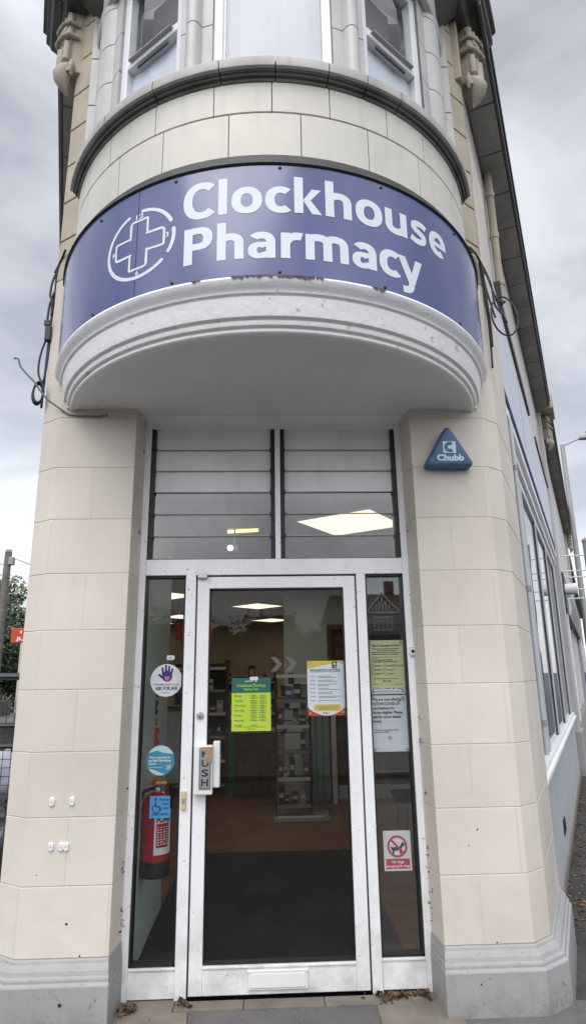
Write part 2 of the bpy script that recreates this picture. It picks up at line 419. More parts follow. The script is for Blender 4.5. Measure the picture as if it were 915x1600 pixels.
def art(name, shapes, mat, parent, fmap):
    """flat artwork laid on a surface; every shape sits a hair above the one before, so none share a plane"""
    mb = MB()
    for k, (vs, fs) in enumerate(shapes):
        o = len(mb.v); lift = 5e-5*(k % 6)
        for x, y in vs:
            p = V(fmap(x, y)); n = (V(fmap(x+1e-3, y))-p).cross(V(fmap(x, y+1e-3))-p).normalized()
            mb.P(p + n*lift)
        for q in fs: mb.face([i+o for i in q])
    return mb.build(name, mat, parent, recalc=False)
def flatmap(X, Y, Z): return lambda x, y: (X+x, Y, Z+y)
def cylmap(R, yc=3.75): return lambda u, v: (R*sin(u/1.32), yc-R*cos(u/1.32), v)
def sheet(name, w, h, X, Y, Z, mat, parent, t=.0008):
    """thin sheet whose lower left corner is X,Z and whose face looks to the street at Y"""
    return MB().box(X, X+w, Y, Y+t, Z, Z+h).build(name, mat, parent)

# flank coordinates: s along the wall away from the street corner, o outwards, z up
BR, BL = radians(27.3), radians(17.5)
def FR(s, o, z): return (1.29 + s*sin(BR) + o*cos(BR), 3.45 + s*cos(BR) - o*sin(BR), z)
def FL(s, o, z): return (-1.335 - s*sin(BL) - o*cos(BL), 3.46 + s*cos(BL) - o*sin(BL), z)

# ================================================================== THE SETTING
g = MB(); R_ = 900
g.poly([(-R_,-R_,-.06),(R_,-R_,-.06),(R_,R_,-.06),(-R_,R_,-.06)], [(0,0),(1,0),(1,1),(0,1)])
structure(g.build('ground', M['pavement_grit'], recalc=False))
pv = MB(); pv.poly([(-3.5,-1.2,-.045),(2.9,-1.2,-.045),(2.9,3.2,-.022),(.9,3.56,-.004),(-.9,3.56,-.004),(-3.5,3.2,-.022)])
structure(pv.build('pavement', M['asphalt'], recalc=False))
rd = MB(); rd.poly([(-400,-14,-.055),(400,-14,-.055),(400,-3.5,-.055),(-400,-3.5,-.055)])
structure(rd.build('road', M['asphalt'], recalc=False))
kb = MB().box(-60,60,-3.5,-3.3,-.07,.02)
structure(kb.build('kerb', M['concrete'], bevel=.02))
# doorway ground: stone threshold strip, concrete pads left and right
th = MB()
for x0, x1 in ((-.50,-.17),(-.165,.22),(.225,.49)): th.box(x0, x1, 3.47, 3.555, -.06, .003)
structure(th.build('threshold', M['step_stone'], bevel=.004))
pad = MB().prism([(-.80,3.10),(-.40,3.05),(-.43,3.46),(-.505,3.46),(-.505,3.60),(-.80,3.60)], -.06, .001)
structure(pad.build('doorway_slab', M['concrete'], bevel=.004))
pad = MB().prism([(.46,3.05),(.85,3.10),(.85,3.60),(.50,3.60),(.50,3.46),(.47,3.46)], -.06, .001)
structure(pad.build('doorway_slab', M['concrete'], bevel=.004))
# interior floor and ceiling
RS = 12.05
room = [(-.95,3.66),(.95,3.66),FR(.55,-.34,0)[:2],FR(RS,-.34,0)[:2],FL(11.4,-.34,0)[:2],FL(.55,-.34,0)[:2]]
fl = MB(); fl.prism(room,-.01,.004)
for k_ in range(len(fl.f)):
    fl.uv[k_] = [(fl.v[q_][0],fl.v[q_][1]) for q_ in fl.f[k_]]
structure(fl.build('floor', M['wood_floor']))
ce = MB(); ce.prism([(x_,max(y_,3.72)) for x_,y_ in room],2.62,2.66)
for k_ in range(len(ce.f)):
    ce.uv[k_] = [(ce.v[q_][0],ce.v[q_][1]) for q_ in ce.f[k_]]
structure(ce.build('ceiling', M['ceiling']))

# ================================================================== THE PHARMACY BUILDING
B = thing('pharmacy_building', (0,3.6,0), 'cream painted corner building with rounded stone bay over its glazed doorway', 'building')

# --- piers: one lofted mesh each; horizontal joints are real grooves
def pier_plan(sd, flank):
    """points with their outward offset direction; sd=+1 right, -1 left"""
    f = FR if sd > 0 else FL
    e = f(flank, .046 if sd > 0 else .03, 0); e2 = f(flank, -.25, 0)
    n = (cos(BR), -sin(BR)) if sd > 0 else (-cos(BL), -sin(BL))
    ox = 1.352 if sd > 0 else -1.362
    return [(sd*.762,3.70,0,0),(sd*.796,3.38,-sd*.35,-1),(sd*1.232,3.38,sd*.35,-1),(ox,3.468,sd*.95,-.75),(e[0],e[1],n[0],n[1]),(e2[0],e2[1],0,0)]
joints = [.265+.303*k for k in range(1, 10)]
def pier_profile(z0, z1, js):
    p = [(z0, 0)]
    for j in js:
        if z0+.02 < j < z1-.02: p += [(j-.0042,0),(j-.0008,-.0022),(j+.0008,-.0022),(j+.0038,0)]
    return p + [(z1, 0)]
plinth = [(-.07,.060),(.172,.058),(.178,.055),(.184,.047),(.196,.046),(.203,.043),(.208,.036),(.226,.030),(.240,.020),(.250,.012),(.262,.008),(.266,.0)]
for sd, fk in ((1,.86),(-1,2.2)):
    plan = pier_plan(sd, fk)
    us = [0]
    for k in range(len(plan)):
        a, b = plan[k], plan[(k+1) % len(plan)]; us.append(us[-1]+sqrt((a[0]-b[0])**2+(a[1]-b[1])**2))
    us = [u+(.13 if sd > 0 else .31) for u in us]
    def ring(z, o): return [(x+nx*o, y+ny*o, z) for x, y, nx, ny in plan]
    prof = pier_profile(.266, 3.95, joints)
    m = MB(); m.loft([ring(z,o) for z,o in prof], us=us, vs=[z-.265+.303*.0 for z,o in prof])
    # uneven hand-trowelled faces: tiny shifts per course corner
    m.build('pier', M['cream'], B, bevel=.004)
    m = MB(); m.loft([ring(z,o+.001) for z,o in plinth], us=us)
    m.build('plinth', M['grey_paint'], B, bevel=.003)
    # natural stone quoin above the paint: separate blocks with open joints
    m = MB(); qp = plan[1:4]
    f = FR if sd > 0 else FL
    z = 3.95; k = 0
    while z < 6.1:
        z1 = min(z+.295, 6.14)
        a = f(.02, .046 if sd > 0 else .03, 0); e = f(.16 if k % 2 else .11, .046 if sd > 0 else .03, 0)
        pts = [(sd*1.10,3.40),(sd*1.236,3.3835),(plan[3][0],3.469),(e[0],e[1]),(sd*1.0,3.70)]
        m.prism(pts, z+.005, z1-.005)
        z = z1; k += 1
    m.build('quoin', M['quoin'], B, bevel=.006)
    m = MB(); m.prism([(sd*.98,3.402),(sd*1.225,3.402),(plan[3][0]-sd*.014,3.475),(sd*1.40,3.72),(sd*.98,3.72)], 3.95, 6.14)
    m.build('quoin_core', M['joint'], B)
    m = MB(); z = 4.45
    while z < 6.1: m.box(min(sd*1.10,sd*1.233),max(sd*1.10,sd*1.233),3.374,3.40,z,z+.394); z += .40
    m.build('bay_return', M['faience_jamb'], B, bevel=.004)

# --- the round bay
AE = 74.5
m = MB()                                       # soffit, a shallow dish with a rim
m.arc([(.02,3.05),(1.10,3.05),(1.105,3.042),(1.23,3.042),(1.23,3.10),(.02,3.10)], -AE, AE, 60)
m.build('soffit', M['soffit'], B, smooth='auto')
m = MB()                                       # flat soffit between the bay and the recessed frame
m.box(-.80,.80,3.38,3.75,3.052,3.10); m.box(-1.2,-.80,3.36,3.40,3.048,3.10); m.box(.80,1.2,3.36,3.40,3.048,3.10)
m.build('soffit_board', M['soffit'], B)
m = MB(); m.box(-.775,.775,3.52,3.60,3.030,3.052); m.box(-.79,.79,3.47,3.54,3.040,3.0525)
m.build('frame_head_moulding', M['white'], B, bevel=.006)
corn = [(1.18,3.046),(1.206,3.036),(1.222,3.034),(1.229,3.040),(1.230,3.052),(1.224,3.054),(1.224,3.060),(1.244,3.063),(1.248,3.072),(1.249,3.084),
        (1.242,3.086),(1.242,3.093),(1.264,3.096),(1.267,3.104),(1.282,3.186),(1.276,3.188),(1.276,3.195),(1.292,3.198),(1.294,3.206),(1.300,3.214),(1.312,3.226),(1.322,3.240),(1.326,3.252),(1.323,3.262),(1.18,3.270)]
corn = [(r+.013 if r > 1.19 else r, z) for r, z in corn]
m = MB(); m.arc(corn, -AE+1, AE-1, 72)
m.build('cornice_moulding', M['white_old'], B, smooth='auto')
# flaked dark patches where the paint has gone along the top lip
for a in (-5.2,-3.6,-1.6,.4,2.2,3.6,5.2,6.9,8.6,-7.2,-15.5,21.0):
    m = MB(); w = random.uniform(.9,1.7); top = []; bot = []
    for i in range(9):
        aa = radians(a-w+2*w*i/8); e = sin(pi*i/8)**.5
        top.append((1.3398*sin(aa), 3.75-1.3398*cos(aa), 3.2635)); zz = 3.2600-.020*e*random.uniform(.15,1)
        bot.append((1.3415*sin(aa), 3.75-1.3415*cos(aa), zz))
    for i in range(8): m.poly([bot[i],bot[i+1],top[i+1],top[i]])
    m.build('flaked_paint', M['flake'], B, recalc=False)
m = MB(); m.arc([(1.20,3.26),(1.285,3.26),(1.285,3.96),(1.20,3.96)], -AE, AE, 48)
m.build('sign_backing', M['joint'], B, smooth='auto')
m = MB(); m.arc([(1.28,3.868),(1.333,3.868),(1.341,3.874),(1.337,3.884),(1.309,3.905),(1.306,3.945),(1.296,3.960),(1.28,3.960)], -AE, AE, 60)   # sagging lead flashing over the sign
m.build('sign_flashing', M['lead'], B, smooth='auto')
m = MB()                                       # block courses with dark joints
def course(z0, z1, edges, r):
    for a, b in zip(edges[:-1], edges[1:]):
        g_ = .11
        m.arc([(r-.06,z0+.003),(r-.004,z0+.003),(r,z0+.006),(r,z1-.006),(r-.004,z1-.003),(r-.06,z1-.003)], a+g_, b-g_, 8)
course(3.955, 4.222, [-74,-54.5,-39.2,-25.7,-9.9,5.9,21.7,37.0,52.5,74], 1.29)
course(4.222, 4.418, [-74,-60,-43.5,-28.1,-13.4,-.4,12.6,27.3,39.5,56,74], 1.29)
m.build('bay_wall', M['faience'], B, smooth='auto')
m = MB(); m.arc([(1.10,3.93),(1.283,3.93),(1.283,4.50),(1.10,4.50)], -AE, AE, 48)
m.build('bay_core', M['joint'], B, smooth='auto')
# sill: pale nosing over a dark cove, in blocks
m = MB(); k = MB()
eds = [-68.5,-57,-43,-27.5,-11.7,.4,12,21,30.2,45,58,68.5]
for a, b in zip(eds[:-1], eds[1:]):
    m.arc([(1.16,4.450),(1.338,4.450),(1.346,4.454),(1.348,4.462),(1.347,4.508),(1.338,4.520),(1.16,4.536)], a+.14, b-.14, 8)
    k.arc([(1.20,4.408),(1.294,4.408),(1.300,4.418),(1.300,4.426),(1.314,4.428),(1.318,4.438),(1.327,4.441),(1.330,4.450),(1.20,4.450)], a+.15, b-.15, 8)
m.build('window_sill', M['sill_stone'], B, smooth='auto')
k.build('sill_cove', M['dark_stone'], B, smooth='auto')
m = MB(); m.arc([(1.10,4.40),(1.30,4.425),(1.31,4.46),(1.325,4.50),(1.10,4.53)], -68.4, 68.4, 48); m.build('sill_core', M['joint'], B, smooth='auto')

# mullions and jambs of the bay window, stone drums with joints
ZW0, ZW1 = 4.53, 5.72
def stone_post(a0, a1, roll_at, zoff, r=1.205):
    m = MB(); c = MB()
    def plan(sh):
        pts = []
        for i in range(17):
            t = i/16; a = radians(a0+(a1-a0)*t); rr = r
            d = (t-roll_at)/.23
            if abs(d) < 1: rr = r + .052*sqrt(1-d*d)
            pts.append(((rr-sh)*sin(a), 3.75-(rr-sh)*cos(a)))
        for t in (1, 0):
            a = radians(a0+(a1-a0)*t); pts.append(((r-.14)*sin(a), 3.75-(r-.14)*cos(a)))
        return pts
    z = ZW0-.03; z_next = ZW0+zoff
    while z < ZW1+.25:
        m.prism(plan(0), z, z_next-.007); z = z_next; z_next = z+.30
    c.prism(plan(.006), ZW0-.03, ZW1+.25)
    m.build('window_mullion', M['faience_jamb'], B, smooth='auto'); c.build('mullion_core', M['joint'], B)
stone_post(-24.8,-15.6,.45,.42); stone_post(15.6,24.8,.55,.42)
stone_post(-74,-50.1,.55,.25); stone_post(50.1,74,.45,.25)
m = MB(); m.arc([(1.12,5.715),(1.19,5.715),(1.20,5.73),(1.225,5.72),(1.25,5.735),(1.262,5.765),(1.25,5.80),(1.22,5.82),(1.22,6.02),(1.12,6.02)], -74, 74, 48)
m.build('window_lintel', M['faience_jamb'], B, smooth='auto')
m = MB(); m.arc([(1.0,6.0),(1.25,6.0),(1.36,6.10),(1.42,6.14),(1.42,6.42),(1.0,6.42)], -74, 74, 48)
m.build('bay_cornice', M['dark_stone'], B, smooth='auto')

def bay_window(a0, a1, sashes):
    r = 1.165
    p0 = V((r*sin(radians(a0)), 3.75-r*cos(radians(a0)), 0)); p1 = V((r*sin(radians(a1)), 3.75-r*cos(radians(a1)), 0))
    ux = (p1-p0); w = ux.length; ux.normalize(); out = V((ux.y, -ux.x, 0))
    def f(x, y, z): return p0 + ux*x + out*y + V((0,0,z))
    z0, z1, zt = ZW0-.02, ZW1, 5.085
    t = .055
    fr = MB(f); fr.box(0,t,-.04,.02,z0,z1); fr.box(w-t,w,-.04,.02,z0,z1); fr.box(t,w-t,-.04,.018,z0,z0+t); fr.box(t,w-t,-.04,.018,z1-t,z1)
    if sashes: fr.box(t,w-t,-.04,.022,zt-.030,zt+.030)
    frame = fr.build('upper_window', M['upvc'], B, bevel=.006)
    if sashes:
        MB(f).pane(t,w-t,-.008,z0+t,zt-.035).build('pane', M['glass_up'], frame)
        # top light tilted open: its rail swings out at the bottom
        MB(f).pane(t,w-t,-.026,zt+.035,z1-t).build('pane', M['glass_up'], frame)
        h = MB(f); h.box(t+.05,w-t-.05,.022,.036,zt+.012,zt+.032); h.box(t+.03,w-t-.03,.022,.045,zt+.005,zt+.010)
        h.build('ventilator', M['handle_grey'], frame, bevel=.006)
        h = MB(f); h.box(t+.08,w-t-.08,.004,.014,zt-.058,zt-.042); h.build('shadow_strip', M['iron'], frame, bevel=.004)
        MB(f).box(t,w-t,-.16,-.155,zt+.03,z1).build('opening_shadow', M['mirror'], frame)  # dark sheet standing for the shade inside the open top light
    else:
        MB(f).pane(t,w-t,-.008,z0+t,z1-t).build('pane', M['glass_up'], frame)
        MB(f).box(t+.0,t+.012,-.008,.004,z0+t,z1-t).build('glazing_bead', M['upvc'], frame)
    cu = MB(f)                                    # rippled net curtain
    n = 60; top = zt if sashes else z1
    for i in range(n):
        xa, xb = w*i/n, w*(i+1)/n
        am = .002 if sashes else .006; ya, yb = -.03+am*sin(i*.31)+.3*am*sin(i*.83), -.03+am*sin((i+1)*.31)+.3*am*sin((i+1)*.83)
        cu.poly([(xa,ya,z0),(xb,yb,z0),(xb,yb,top),(xa,ya,top)])
    cu.build('net_curtain', M['curtain_side_lit'] if sashes else M['curtain_white'], frame, recalc=False)
bay_window(-50.6,-24.4,True); bay_window(-16.1,16.1,False); bay_window(24.4,50.6,True)

# --- consoles, eaves
def console(f, s, o, z0, z1):
    m = MB()
    ct = V(f(s, o, 0)); dirn = V(f(s, o+1, 0))-ct; dirn = (dirn + V((0,-.55,0))).normalized(); side = V((-dirn.y, dirn.x, 0))
    def q(x, y, z): return ct + side*x + dirn*y + V((0,0,z))
    h = z1-z0; hw = .066
    m.map = q
    m.box(-hw,hw,-.14,.03,z0+.30*h,z1)
    def rib(x, r, za, zb, y0):
        rings = []
        for z in (za, za+.015, zb-.015, zb):
            rr = r*(.45 if z in (za, zb) else 1)
            rings.append([(x+rr*cos(2*pi*i/12), y0+rr*sin(2*pi*i/12), z) for i in range(12)])
        m.loft(rings)
    for x in (-.05,0,.05):
        rib(x,.027,z0+.66*h,z1-.01,.035); rib(x,.025,z0+.33*h,z0+.60*h,.045)
    rib(0,.03,z0+.24*h,z0+.52*h,.06)
    for zz, a in ((z0+.62*h,.016),(z0+.78*h,.013)):    # bands drooping across the flutes
        for s_ in (-1,1):
            m.tube([q2 for q2 in [(s_*.088,-.02,zz+.03),(s_*.084,.055,zz+.022),(s_*.045,.082,zz+.006),(0,.088,zz-.006)]], a, 8)
    # acanthus tongue
    rings = []
    for t, wx, wy, yy in ((1,.070,.05,.0),(.85,.078,.068,.015),(.65,.070,.075,.03),(.42,.052,.062,.035),(.2,.03,.035,.02),(.03,.006,.008,-.01)):
        z = z0 + t*.36*h
        rings.append([(wx*cos(2*pi*i/16), yy+wy*sin(2*pi*i/16)*(1 if sin(2*pi*i/16) > 0 else .7), z) for i in range(16)])
    m.loft(rings)
    for s_ in (-1,1):
        m.loft([[(s_*.07+.02*cos(2*pi*i/8), .02+.025*sin(2*pi*i/8), z0+zz*h) for i in range(8)] if 1 else 0 for zz in (.20,.24)])
        m.loft([[(s_*.075+rr*cos(2*pi*i/10), .015+rr*sin(2*pi*i/10), z0+zz*h) for i in range(10)] for rr, zz in ((.005,.17),(.022,.22),(.026,.28),(.012,.36))])
    return m
console(FR,.13,.115,5.44,6.12).build('console_bracket', M['console'], B, smooth='auto')
console(FL,.05,.075,5.44,6.12).build('console_bracket', M['console'], B, smooth='auto')
for sd, f in ((1,FR),(-1,FL)):
    m = MB(f); m.box(-.02,.14,-.1,.06,5.60,6.14); m.build('bracket_pilaster', M['quoin'], B, bevel=.006)
    L_ = 8.3 if sd > 0 else 10
    eo = .215 if sd > 0 else .15
    m = MB(f); m.box(.25,L_,-.3,eo,6.15,6.24); m.build('eave', M['eave'], B)
    m = MB(f); m.box(-.02,L_,eo+.001,eo+.030,6.165,6.26); m.box(-.05,L_,eo-.015,eo+.050,6.26,6.285); m.build('gutter', M['gutter'], B, bevel=.01)
    # dark moulded cornice block over the console
    m = MB(); a = f(-.06,.30,0); b = f(.42,.30,0); c = f(.42,-.3,0)
    def cr(e, z):
        A = f(-.10,.14+e,0); Bq = f(.40,.14+e,0); Cq = f(.40,-.2,0)
        return [(sd*1.12,3.40-e*.7,z),(A[0]-sd*.05,A[1]-e*.3,z),(Bq[0],Bq[1],z),(Cq[0],Cq[1],z),(sd*1.1,3.72,z)]
    m.loft([cr(e,z) for e,z in ((.0,6.12),(.02,6.13),(.05,6.17),(.10,6.20),(.115,6.23),(.14,6.25),(.14,6.33),(.17,6.35),(.17,6.45))])
    m.build('corner_cornice', M['dark_stone'], B, bevel=.004)

# --- flank to the right: tiled upper wall, shop windows, stall riser
m = MB(FR); m.box(.13,8.3,-.30,.0,4.25,6.15); m.build('tiled_wall', M['tile_wall'], B)
m = MB(FR); m.box(.13,.86,-.28,.0425,3.95,5.3); m.build('flank_pier_face', M['cream'], B, bevel=.004)
m = MB(FR); m.box(.86,7.6,-.22,0,-.07,.83); m.build('stall_riser', M['riser'], B, bevel=.006)
m = MB(FR); m.box(.86,7.6,-.1,.012,-.07,.02); m.build('riser_foot', M['concrete'], B, bevel=.01)
m = MB(FR); m.box(2.52,2.76,.0,.006,.18,.30)
for i in range(5): m.box(2.535+.045*i,2.56+.045*i,.006,.010,.19,.29)
m.build('air_brick', M['iron'], B)
m = MB(FR); m.box(.86,7.55,-.2,.05,.83,.865); m.box(.86,7.55,-.2,.025,.865,.905); m.build('shop_sill', M['white'], B, bevel=.006)
m = MB(FR); m.box(.86,7.5,-.12,.0,3.14,3.22); m.box(.86,7.5,-.12,.03,3.22,3.27); m.box(.86,7.5,-.12,.015,3.27,3.37); m.box(.86,7.5,-.12,.05,3.37,3.43); m.box(.86,7.5,-.12,.03,3.43,3.56)
m.build('shop_head_moulding', M['white'], B, bevel=.006)
posts = [(.90,1.02),(2.0,2.1),(3.55,3.65),(5.2,5.3),(7.05,7.5)]
panes = []
for i, (a, b) in enumerate(posts):
    w = MB(FR); w.box(a,b,-.12,.0,.905,3.14)
    fr_ = w.build('window_post', M['post_grey'], B, bevel=.006)
    if i < len(posts)-1:
        MB(FR).pane(b,posts[i+1][0],-.022,.905,3.14).build('shop_window', M['glass_shop'], B)
        MB(FR).box(posts[i+1][0]-.009,posts[i+1][0]-.001,-.021,-.013,.905,3.14).build('window_gasket', M['black'], B)
        MB(FR).box(b,posts[i+1][0],-.14,-.135,.905,3.14).build('window_backing', [M['pale_green_vinyl'],M['lilac'],M['lilac'],M['lilac']][i], B)
# left flank, seen only edge-on from the street
m = MB(FL); m.box(.13,10,-.30,.0,-.07,6.15); m.build('side_wall', M['cream'], B)
# roof and rear
m = MB(); rp = [FR(.1,.0,0)[:2], FR(8.3,0,0)[:2], FL(10,0,0)[:2], FL(.1,0,0)[:2]]
m.prism(rp, 6.25, 6.5); m.build('roof', M['gutter'], B)
m = MB(); m.box(-5.3,6.6,14.05,14.2,0,6.2); m.build('rear_wall', M['brick'], B)

# --- interior walls (parts of the building)
m = MB(); m.prism([(-.765,3.70),(-.79,4.85),(-.95,4.85),(-.95,3.70)], 0, 2.63); m.build('interior_wall', M['green_wall'], B)
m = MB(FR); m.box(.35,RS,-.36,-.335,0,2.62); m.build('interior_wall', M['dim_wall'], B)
m = MB(FL); m.box(.35,11.4,-.36,-.335,0,2.62); m.build('interior_wall', M['beige_wall'], B)
m = MB(); m.box(.16,.735,8.48,8.62,0,2.62); m.build('interior_wall', M['green_wall'], B)
m = MB(); m.box(1.75,3.5,8.48,8.62,0,2.62); m.box(.735,1.75,8.48,8.62,2.12,2.62)
m.build('interior_wall', M['green_wall'], B)
m = MB(); m.box(.735,1.75,8.58,8.62,0,2.12); m.build('interior_panelling', M['wood_panel'], B)
m = MB(); m.box(.735,.80,8.44,8.60,0,2.12); m.box(.735,1.75,8.44,8.60,2.12,2.19); m.box(1.35,1.37,8.55,8.59,0,2.1)
m.build('architrave', M['dark_wood'], B, bevel=.006)
m = MB(); m.box(.83,1.75,8.54,8.58,0,.16); m.box(1.75,3.5,8.44,8.48,0,.16); m.build('skirting_board', M['white_plastic'], B, bevel=.005)
m = MB(); m.box(.80,1.75,8.545,8.58,.93,.965); m.build('dado_rail', M['dark_wood'], B, bevel=.005)
m = MB(); m.box(-5.4,6.3,13.9,14.0,0,2.62); m.build('interior_wall', M['beige_wall'], B)
m = MB(); m.box(-.75,.75,3.675,3.69,2.588,3.06); m.build('ceiling_edge_board', M['louvre_board'], B)

# --- entrance joinery
FY0, FY1 = 3.56, 3.65
e = MB()
e.box(-.795,-.742,FY0+.004,FY1,0,3.052); e.box(.742,.795,FY0+.004,FY1,0,3.052)            # outer jambs
e.box(-.742,.742,FY0+.002,FY1,2.098,2.190)                                                  # transom
e.box(-.742,.742,FY0+.006,FY1,3.004,3.050)
e.box(.003,.035,FY0+.001,FY1,2.190,3.004)                                                   # louvre mullion
e.box(-.510,-.452,FY0,FY1,0,2.098); e.box(.468,.520,FY0,FY1,0,2.098)                        # mullions either side of the door
e.box(-.742,-.51,FY0+.012,FY1,.006,.128); e.box(.520,.742,FY0+.012,FY1,.012,.138)           # kick panels
e.box(-.742,-.51,FY0+.006,FY1,.128,.140); e.box(.520,.742,FY0+.006,FY1,.138,.150)
entr = e.build('entrance_frame', M['white'], B, bevel=.003)
for x0, x1, z0, z1 in ((-.742,-.51,.140,2.098),(.520,.742,.150,2.098)):
    gk = MB(); gk.box(x0,x0+.010,FY0+.02,FY1-.01,z0,z1); gk.box(x1-.012,x1,FY0+.02,FY1-.01,z0,z1); gk.box(x0,x1,FY0+.02,FY1-.01,z1-.012,z1); gk.box(x0,x1,FY0+.02,FY1-.01,z0,z0+.012)
    gk.build('gasket', M['black'], entr)
gl = MB(); gl.pane(-.735,-.515,3.610,.14,2.095); gl.build('sidelight_glass', M['glass'], entr)
gl = MB(); gl.pane(.525,.735,3.610,.15,2.095); gl.build('sidelight_glass', M['glass_side'], entr)
# louvre lights
for x0, x1 in ((-.742,.003),(.035,.742)):
    ch = MB(); ch.box(x0+.004,x0+.026,FY0+.015,FY1,2.190,3.000); ch.box(x1-.026,x1-.004,FY0+.015,FY1,2.190,3.000)
    ch.box(x0,x1,FY0+.025,FY1,2.190,2.198)
    for i in range(1,6):
        zz = 2.198+.1345*i
        ch.box(x0+.002,x0+.03,FY0+.012,FY0+.03,zz-.012,zz+.012); ch.box(x1-.03,x1-.002,FY0+.012,FY0+.03,zz-.012,zz+.012)
    lv = ch.build('louvre_channel', M['black'], entr, bevel=.002)
    for i in range(6):
        za = 2.198+.1345*i; zb = za+.142
        s = MB(); s.poly([(x0+.022,3.599,za),(x1-.022,3.599,za),(x1-.022,3.6015,zb),(x0+.022,3.6015,zb)])
        s.build('louvre_blade', M['glass_louvre'] if i < 3 else M['blade_white'], entr)
        s = MB(); s.box(x0+.024,x1-.024,3.592,3.598,za-.0015,za+.0045); s.build('blade_edge', M['grey_plastic'] if i > 2 else M['handle_grey'], entr)
# door leaf
d = MB()
DX0, DX1 = -.444, .460; DY0, DY1 = 3.572, 3.622
d.box(DX0,DX0+.068,DY0,DY1,.012,2.088); d.box(DX1-.068,DX1,DY0,DY1,.012,2.088)
d.box(DX0+.068,DX1-.068,DY0+.001,DY1,2.022,2.088); d.box(DX0+.068,DX1-.068,DY0+.001,DY1,.012,.128)
d.box(DX0+.068,DX1-.068,DY0-.006,DY1,.128,.140)
door = d.build('door', M['white'], B, bevel=.003)
dg_ = MB(); x0, x1 = DX0+.068, DX1-.068
dg_.box(x0,x0+.007,DY0+.012,DY1-.004,.140,2.022); dg_.box(x1-.007,x1,DY0+.012,DY1-.004,.140,2.022); dg_.box(x0,x1,DY0+.012,DY1-.004,2.014,2.022); dg_.box(x0,x1,DY0+.010,DY1-.004,.140,.150)
dg_.build('glazing_bead', M['black'], door)
MB().pane(x0+.004,x1-.004,3.610,.145,2.018).build('door_glass', M['glass'], door)
MB().box(DX0-.006,DX0+.001,DY0+.004,DY1,.012,2.09).build('door_seal', M['black'], entr)
MB().box(DX1-.001,DX1+.006,DY0+.004,DY1,.012,2.09).build('door_seal', M['black'], entr)
MB().box(DX0-.004,DX1+.004,DY0+.004,DY1,2.087,2.097).build('door_seal', M['black'], entr)
lb = MB(); lb.box(-.150,.148,DY0-.010,DY0+.002,.034,.118); lb.box(-.138,.136,DY0-.015,DY0-.006,.044,.108); lb.box(-.153,.151,DY0-.014,DY0-.002,.108,.121)
lb.build('letter_flap', M['white_plastic'], door, bevel=.003)
hl = MB(); hl.lathe((-.413,DY0-.012,1.328),[(.004,-.002),(.015,-.001),(.019,.003),(.019,.014)],20,'y'); hl.build('lock_cylinder', M['alu'], door, smooth='auto')
hl = MB(); hl.box(-.416,-.410,DY0-.0155,DY0-.012,1.318,1.328); hl.build('keyhole', M['black'], door)
cl = MB(); cl.box(-.442,-.388,3.548,3.59,2.078,2.098); cl.build('door_pivot', M['alu'], door, bevel=.004)
# push plate: chunky white block with a silver PUSH label
pp = MB()
pp.box(-.436,-.338,3.520,DY0,.935,1.178); pp.box(-.338,-.302,3.548,3.60,.965,1.196)
ppo = pp.build('push_handle', M['white_plastic'], door, bevel=.006)
MB().box(-.408,-.345,3.5165,3.520,.962,1.168).build('label_plate', M['alu'], ppo, bevel=.001)
fm = flatmap(0,3.5158,0)
art('label_border', [stroke([(-.404,.967),(-.349,.967),(-.349,1.164),(-.404,1.164)], .0022, True)], M['ink'], ppo, fm)
for i, c in enumerate('PUSH'):
    t = text2d(c, .028); art('lettering', [fit_w(t, -.3945, -.3585, 1.122-.0475*i, .035)], M['ink'], ppo, fm)
tp = MB(); tp.box(-.404,-.338,3.5125,3.5145,1.150,1.172); tp.box(-.366,-.338,3.5120,3.5140,1.092,1.150); tp.box(-.374,-.345,3.5115,3.5135,1.11,1.160)
tp.build('brown_tape', M['tape'], ppo, bevel=.002)

# ================================================================== SIGNS ON THE FRONT
S = thing('shop_sign', (0,2.43,3.27), 'curved blue fascia sign with white pharmacy lettering and a clock cross emblem', 'sign')
m = MB(); m.arc([(1.320,3.267),(1.330,3.267),(1.330,3.866),(1.320,3.866)], -70, 70, 90); m.build('sign_panel', M['sign_blue'], S, smooth='auto')
cm = cylmap(1.3313)
def ring(cx, cy, rx, ry, wx, ty, a0=0, a1=360, n=40, e=2.25):
    def pt(a, x, y):
        c, s_ = cos(radians(a)), sin(radians(a))
        return (cx + x*math.copysign(abs(c)**(2/e), c), cy + y*math.copysign(abs(s_)**(2/e), s_))
    vs = []; fs = []
    for k in range(n+1):
        a = a0+(a1-a0)*k/n; vs += [pt(a, rx, ry), pt(a, rx-wx, ry-ty)]
    for k in range(n): fs.append((2*k, 2*k+1, 2*k+3, 2*k+2))
    return vs, fs
SW = .0415
def arch(x0, W, first=True):
    out = [rect(x0, 0, x0+SW, .135)] if first else []
    return out + [ring(x0+W-.064, .085, .064, .0535, SW, .037, 0, 158, 20), rect(x0+W-SW, 0, x0+W, .0855)]
def cat(pts, n=6):
    out = []
    for i in range(len(pts)-1):
        p0, p1, p2, p3 = [V((*pts[k], 0)) for k in (max(i-1,0), i, i+1, min(i+2,len(pts)-1))]
        for k in range(n):
            t = k/n; q = .5*((2*p1)+(p2-p0)*t+(2*p0-5*p1+4*p2-p3)*t*t+(3*p1-p0-3*p2+p3)*t**3); out.append((q.x, q.y))
    return out + [pts[-1]]
